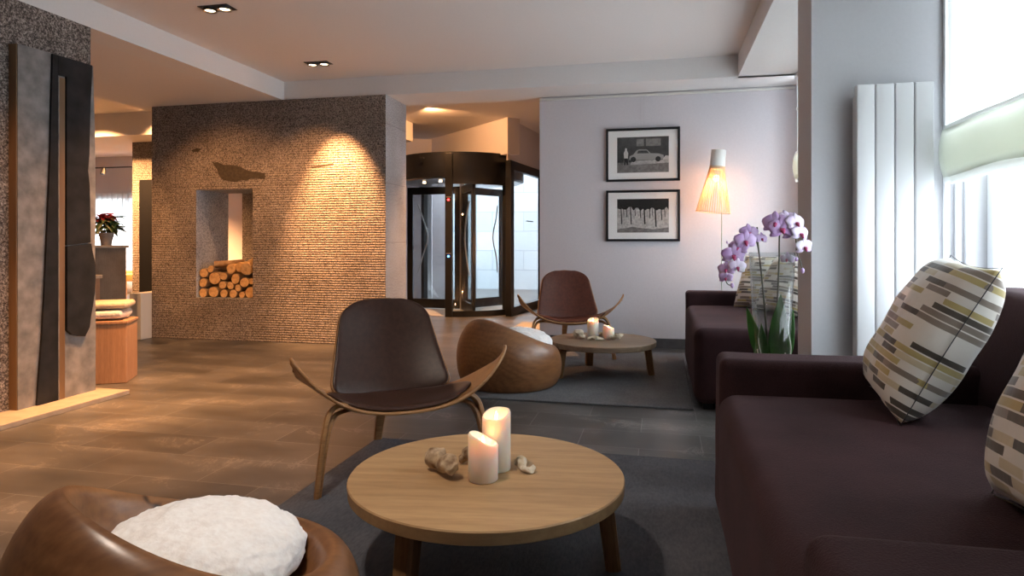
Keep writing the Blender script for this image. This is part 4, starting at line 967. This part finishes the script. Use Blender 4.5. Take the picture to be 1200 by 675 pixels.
coffee('near round oak coffee table with two candles', (-.54, 2.03, .013), .432, .277, (5, 128, 250), 'table', .15)
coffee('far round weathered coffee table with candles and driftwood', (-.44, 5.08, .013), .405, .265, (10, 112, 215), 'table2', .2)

# ------------------------------------------------------------------ candles and driftwood
def candle(lab, loc, R, H, dip=.012, cut=0.0, e=.05, rz=0):
    t = thing('pillar_candle', lab, 'candle', loc, rz, 'glowing pillar candles'); n = 36
    def ring(r, z, k=0): return [(r*math.cos(a), r*math.sin(a), z+(k*(math.sin(a+.4)*.7+.08*math.sin(3*a+1)))*1.0) for a in [2*PI*i/n for i in range(n)]]
    b = B(); b.loft([ring(R-.003, 0), ring(R, .003), ring(R, H*.5), ring(R, H-.006-cut*.5, cut), ring(R-.002, H-cut*.5, cut), ring(R-.007, H-cut*.5, cut), ring(R-.012, H-.016-cut*.5, cut*.8), ring(R*.4, H-.028-cut*.6, cut*.5), ring(.002, H-.028-cut*.6)])
    b.build('wax_body', 'wax', t, 'all')
    zf = H-.026-cut*.6
    B().tube([(0,0,zf-.002),(0,0,zf+.005),(0,0,zf+.014),(0,0,zf+.028),(0,0,zf+.036)], [.002,.0045,.006,.0035,.0005], 10).build('flame', 'flame', t, 'all')
    l = light('candle_light', 'POINT', (0,0,0), e, (1,.45,.16), None, shadow_soft_size=.006); l.parent = t; l.location = (0,-.004,zf+.030)
candle('tall white pillar candle on the near coffee table', (-.518, 2.065, .291), .046, .188, cut=.018)
candle('short white pillar candle in front of the tall one, near table', (-.535, 1.965, .291), .046, .140, cut=.026, rz=2.2)
candle('taller pillar candle on the far coffee table', (-.515, 5.12, .279), .043, .155, cut=.018, e=.05)
candle('shorter pillar candle on the far coffee table', (-.395, 5.11, .279), .043, .105, cut=.02, e=.05, rz=2)
def drift(lab, loc, pts, rs, seed, m='drift', rz=0):
    b = B(); c = curve(pts, 7); n = len(c); rr = []
    for i in range(n):
        f = i/(n-1)*(len(rs)-1); k = min(int(f), len(rs)-2); rr.append(rs[k]+(rs[k+1]-rs[k])*(f-k))
    b.tube(c, rr, 16)
    for v in b.bm.verts: 
        q = v.co*34+Vector((seed,)*3); v.co += Vector(noise.noise_vector(q*.8))*.013+Vector(noise.noise_vector(q*2.4))*.007
    zmin = min(v.co.z for v in b.bm.verts)
    for v in b.bm.verts: v.co.z -= zmin
    o = b.build('driftwood', m, None, 'all', [('sub', 1)]); o.location = loc; o.rotation_euler = (0,0,rz); return tag(o, lab, 'driftwood', 'driftwood pieces by the candles')
drift('gnarled brown driftwood lump left of the near candles', (-.668, 1.985, .291), [(-.07,.055,.016),(-.045,.04,.024),(-.005,.01,.022),(.03,-.03,.024),(.055,-.05,.016)], [.014,.034,.022,.034,.014], 1)
drift('small driftwood knot half hidden behind the short near candle', (-.625, 2.09, .291), [(-.03,0,.012),(0,.01,.026),(.03,.0,.012)], [.012,.024,.014], 5)
drift('pale knobbly driftwood right of the near candles', (-.44, 2.075, .291), [(-.02,.03,.012),(0,.015,.018),(.01,-.01,.012),(.03,-.025,.010),(.045,-.005,.016)], [.010,.015,.010,.012,.009], 8, 'drift2')
drift('pile of driftwood knots left of the far candles', (-.62, 5.08, .279), [(-.04,0,.012),(-.01,0,.035),(.02,0,.03),(.045,0,.012)], [.016,.03,.026,.014], 11, 'drift2')
drift('driftwood twig lying in front of the far taller candle', (-.49, 5.02, .279), [(-.06,0,.01),(-.02,.01,.014),(.02,-.01,.016),(.06,0,.01)], [.01,.018,.016,.01], 14, 'drift2')
drift('driftwood chunk right of the far shorter candle', (-.335, 5.05, .279), [(-.05,-.01,.01),(-.01,.0,.016),(.03,.02,.022),(.05,.04,.03)], [.01,.016,.018,.008], 19, 'drift2')
drift('small driftwood bit between the two far candles', (-.455, 5.16, .279), [(-.02,0,.01),(0,0,.03),(.02,0,.01)], [.01,.016,.01], 23, 'drift2')
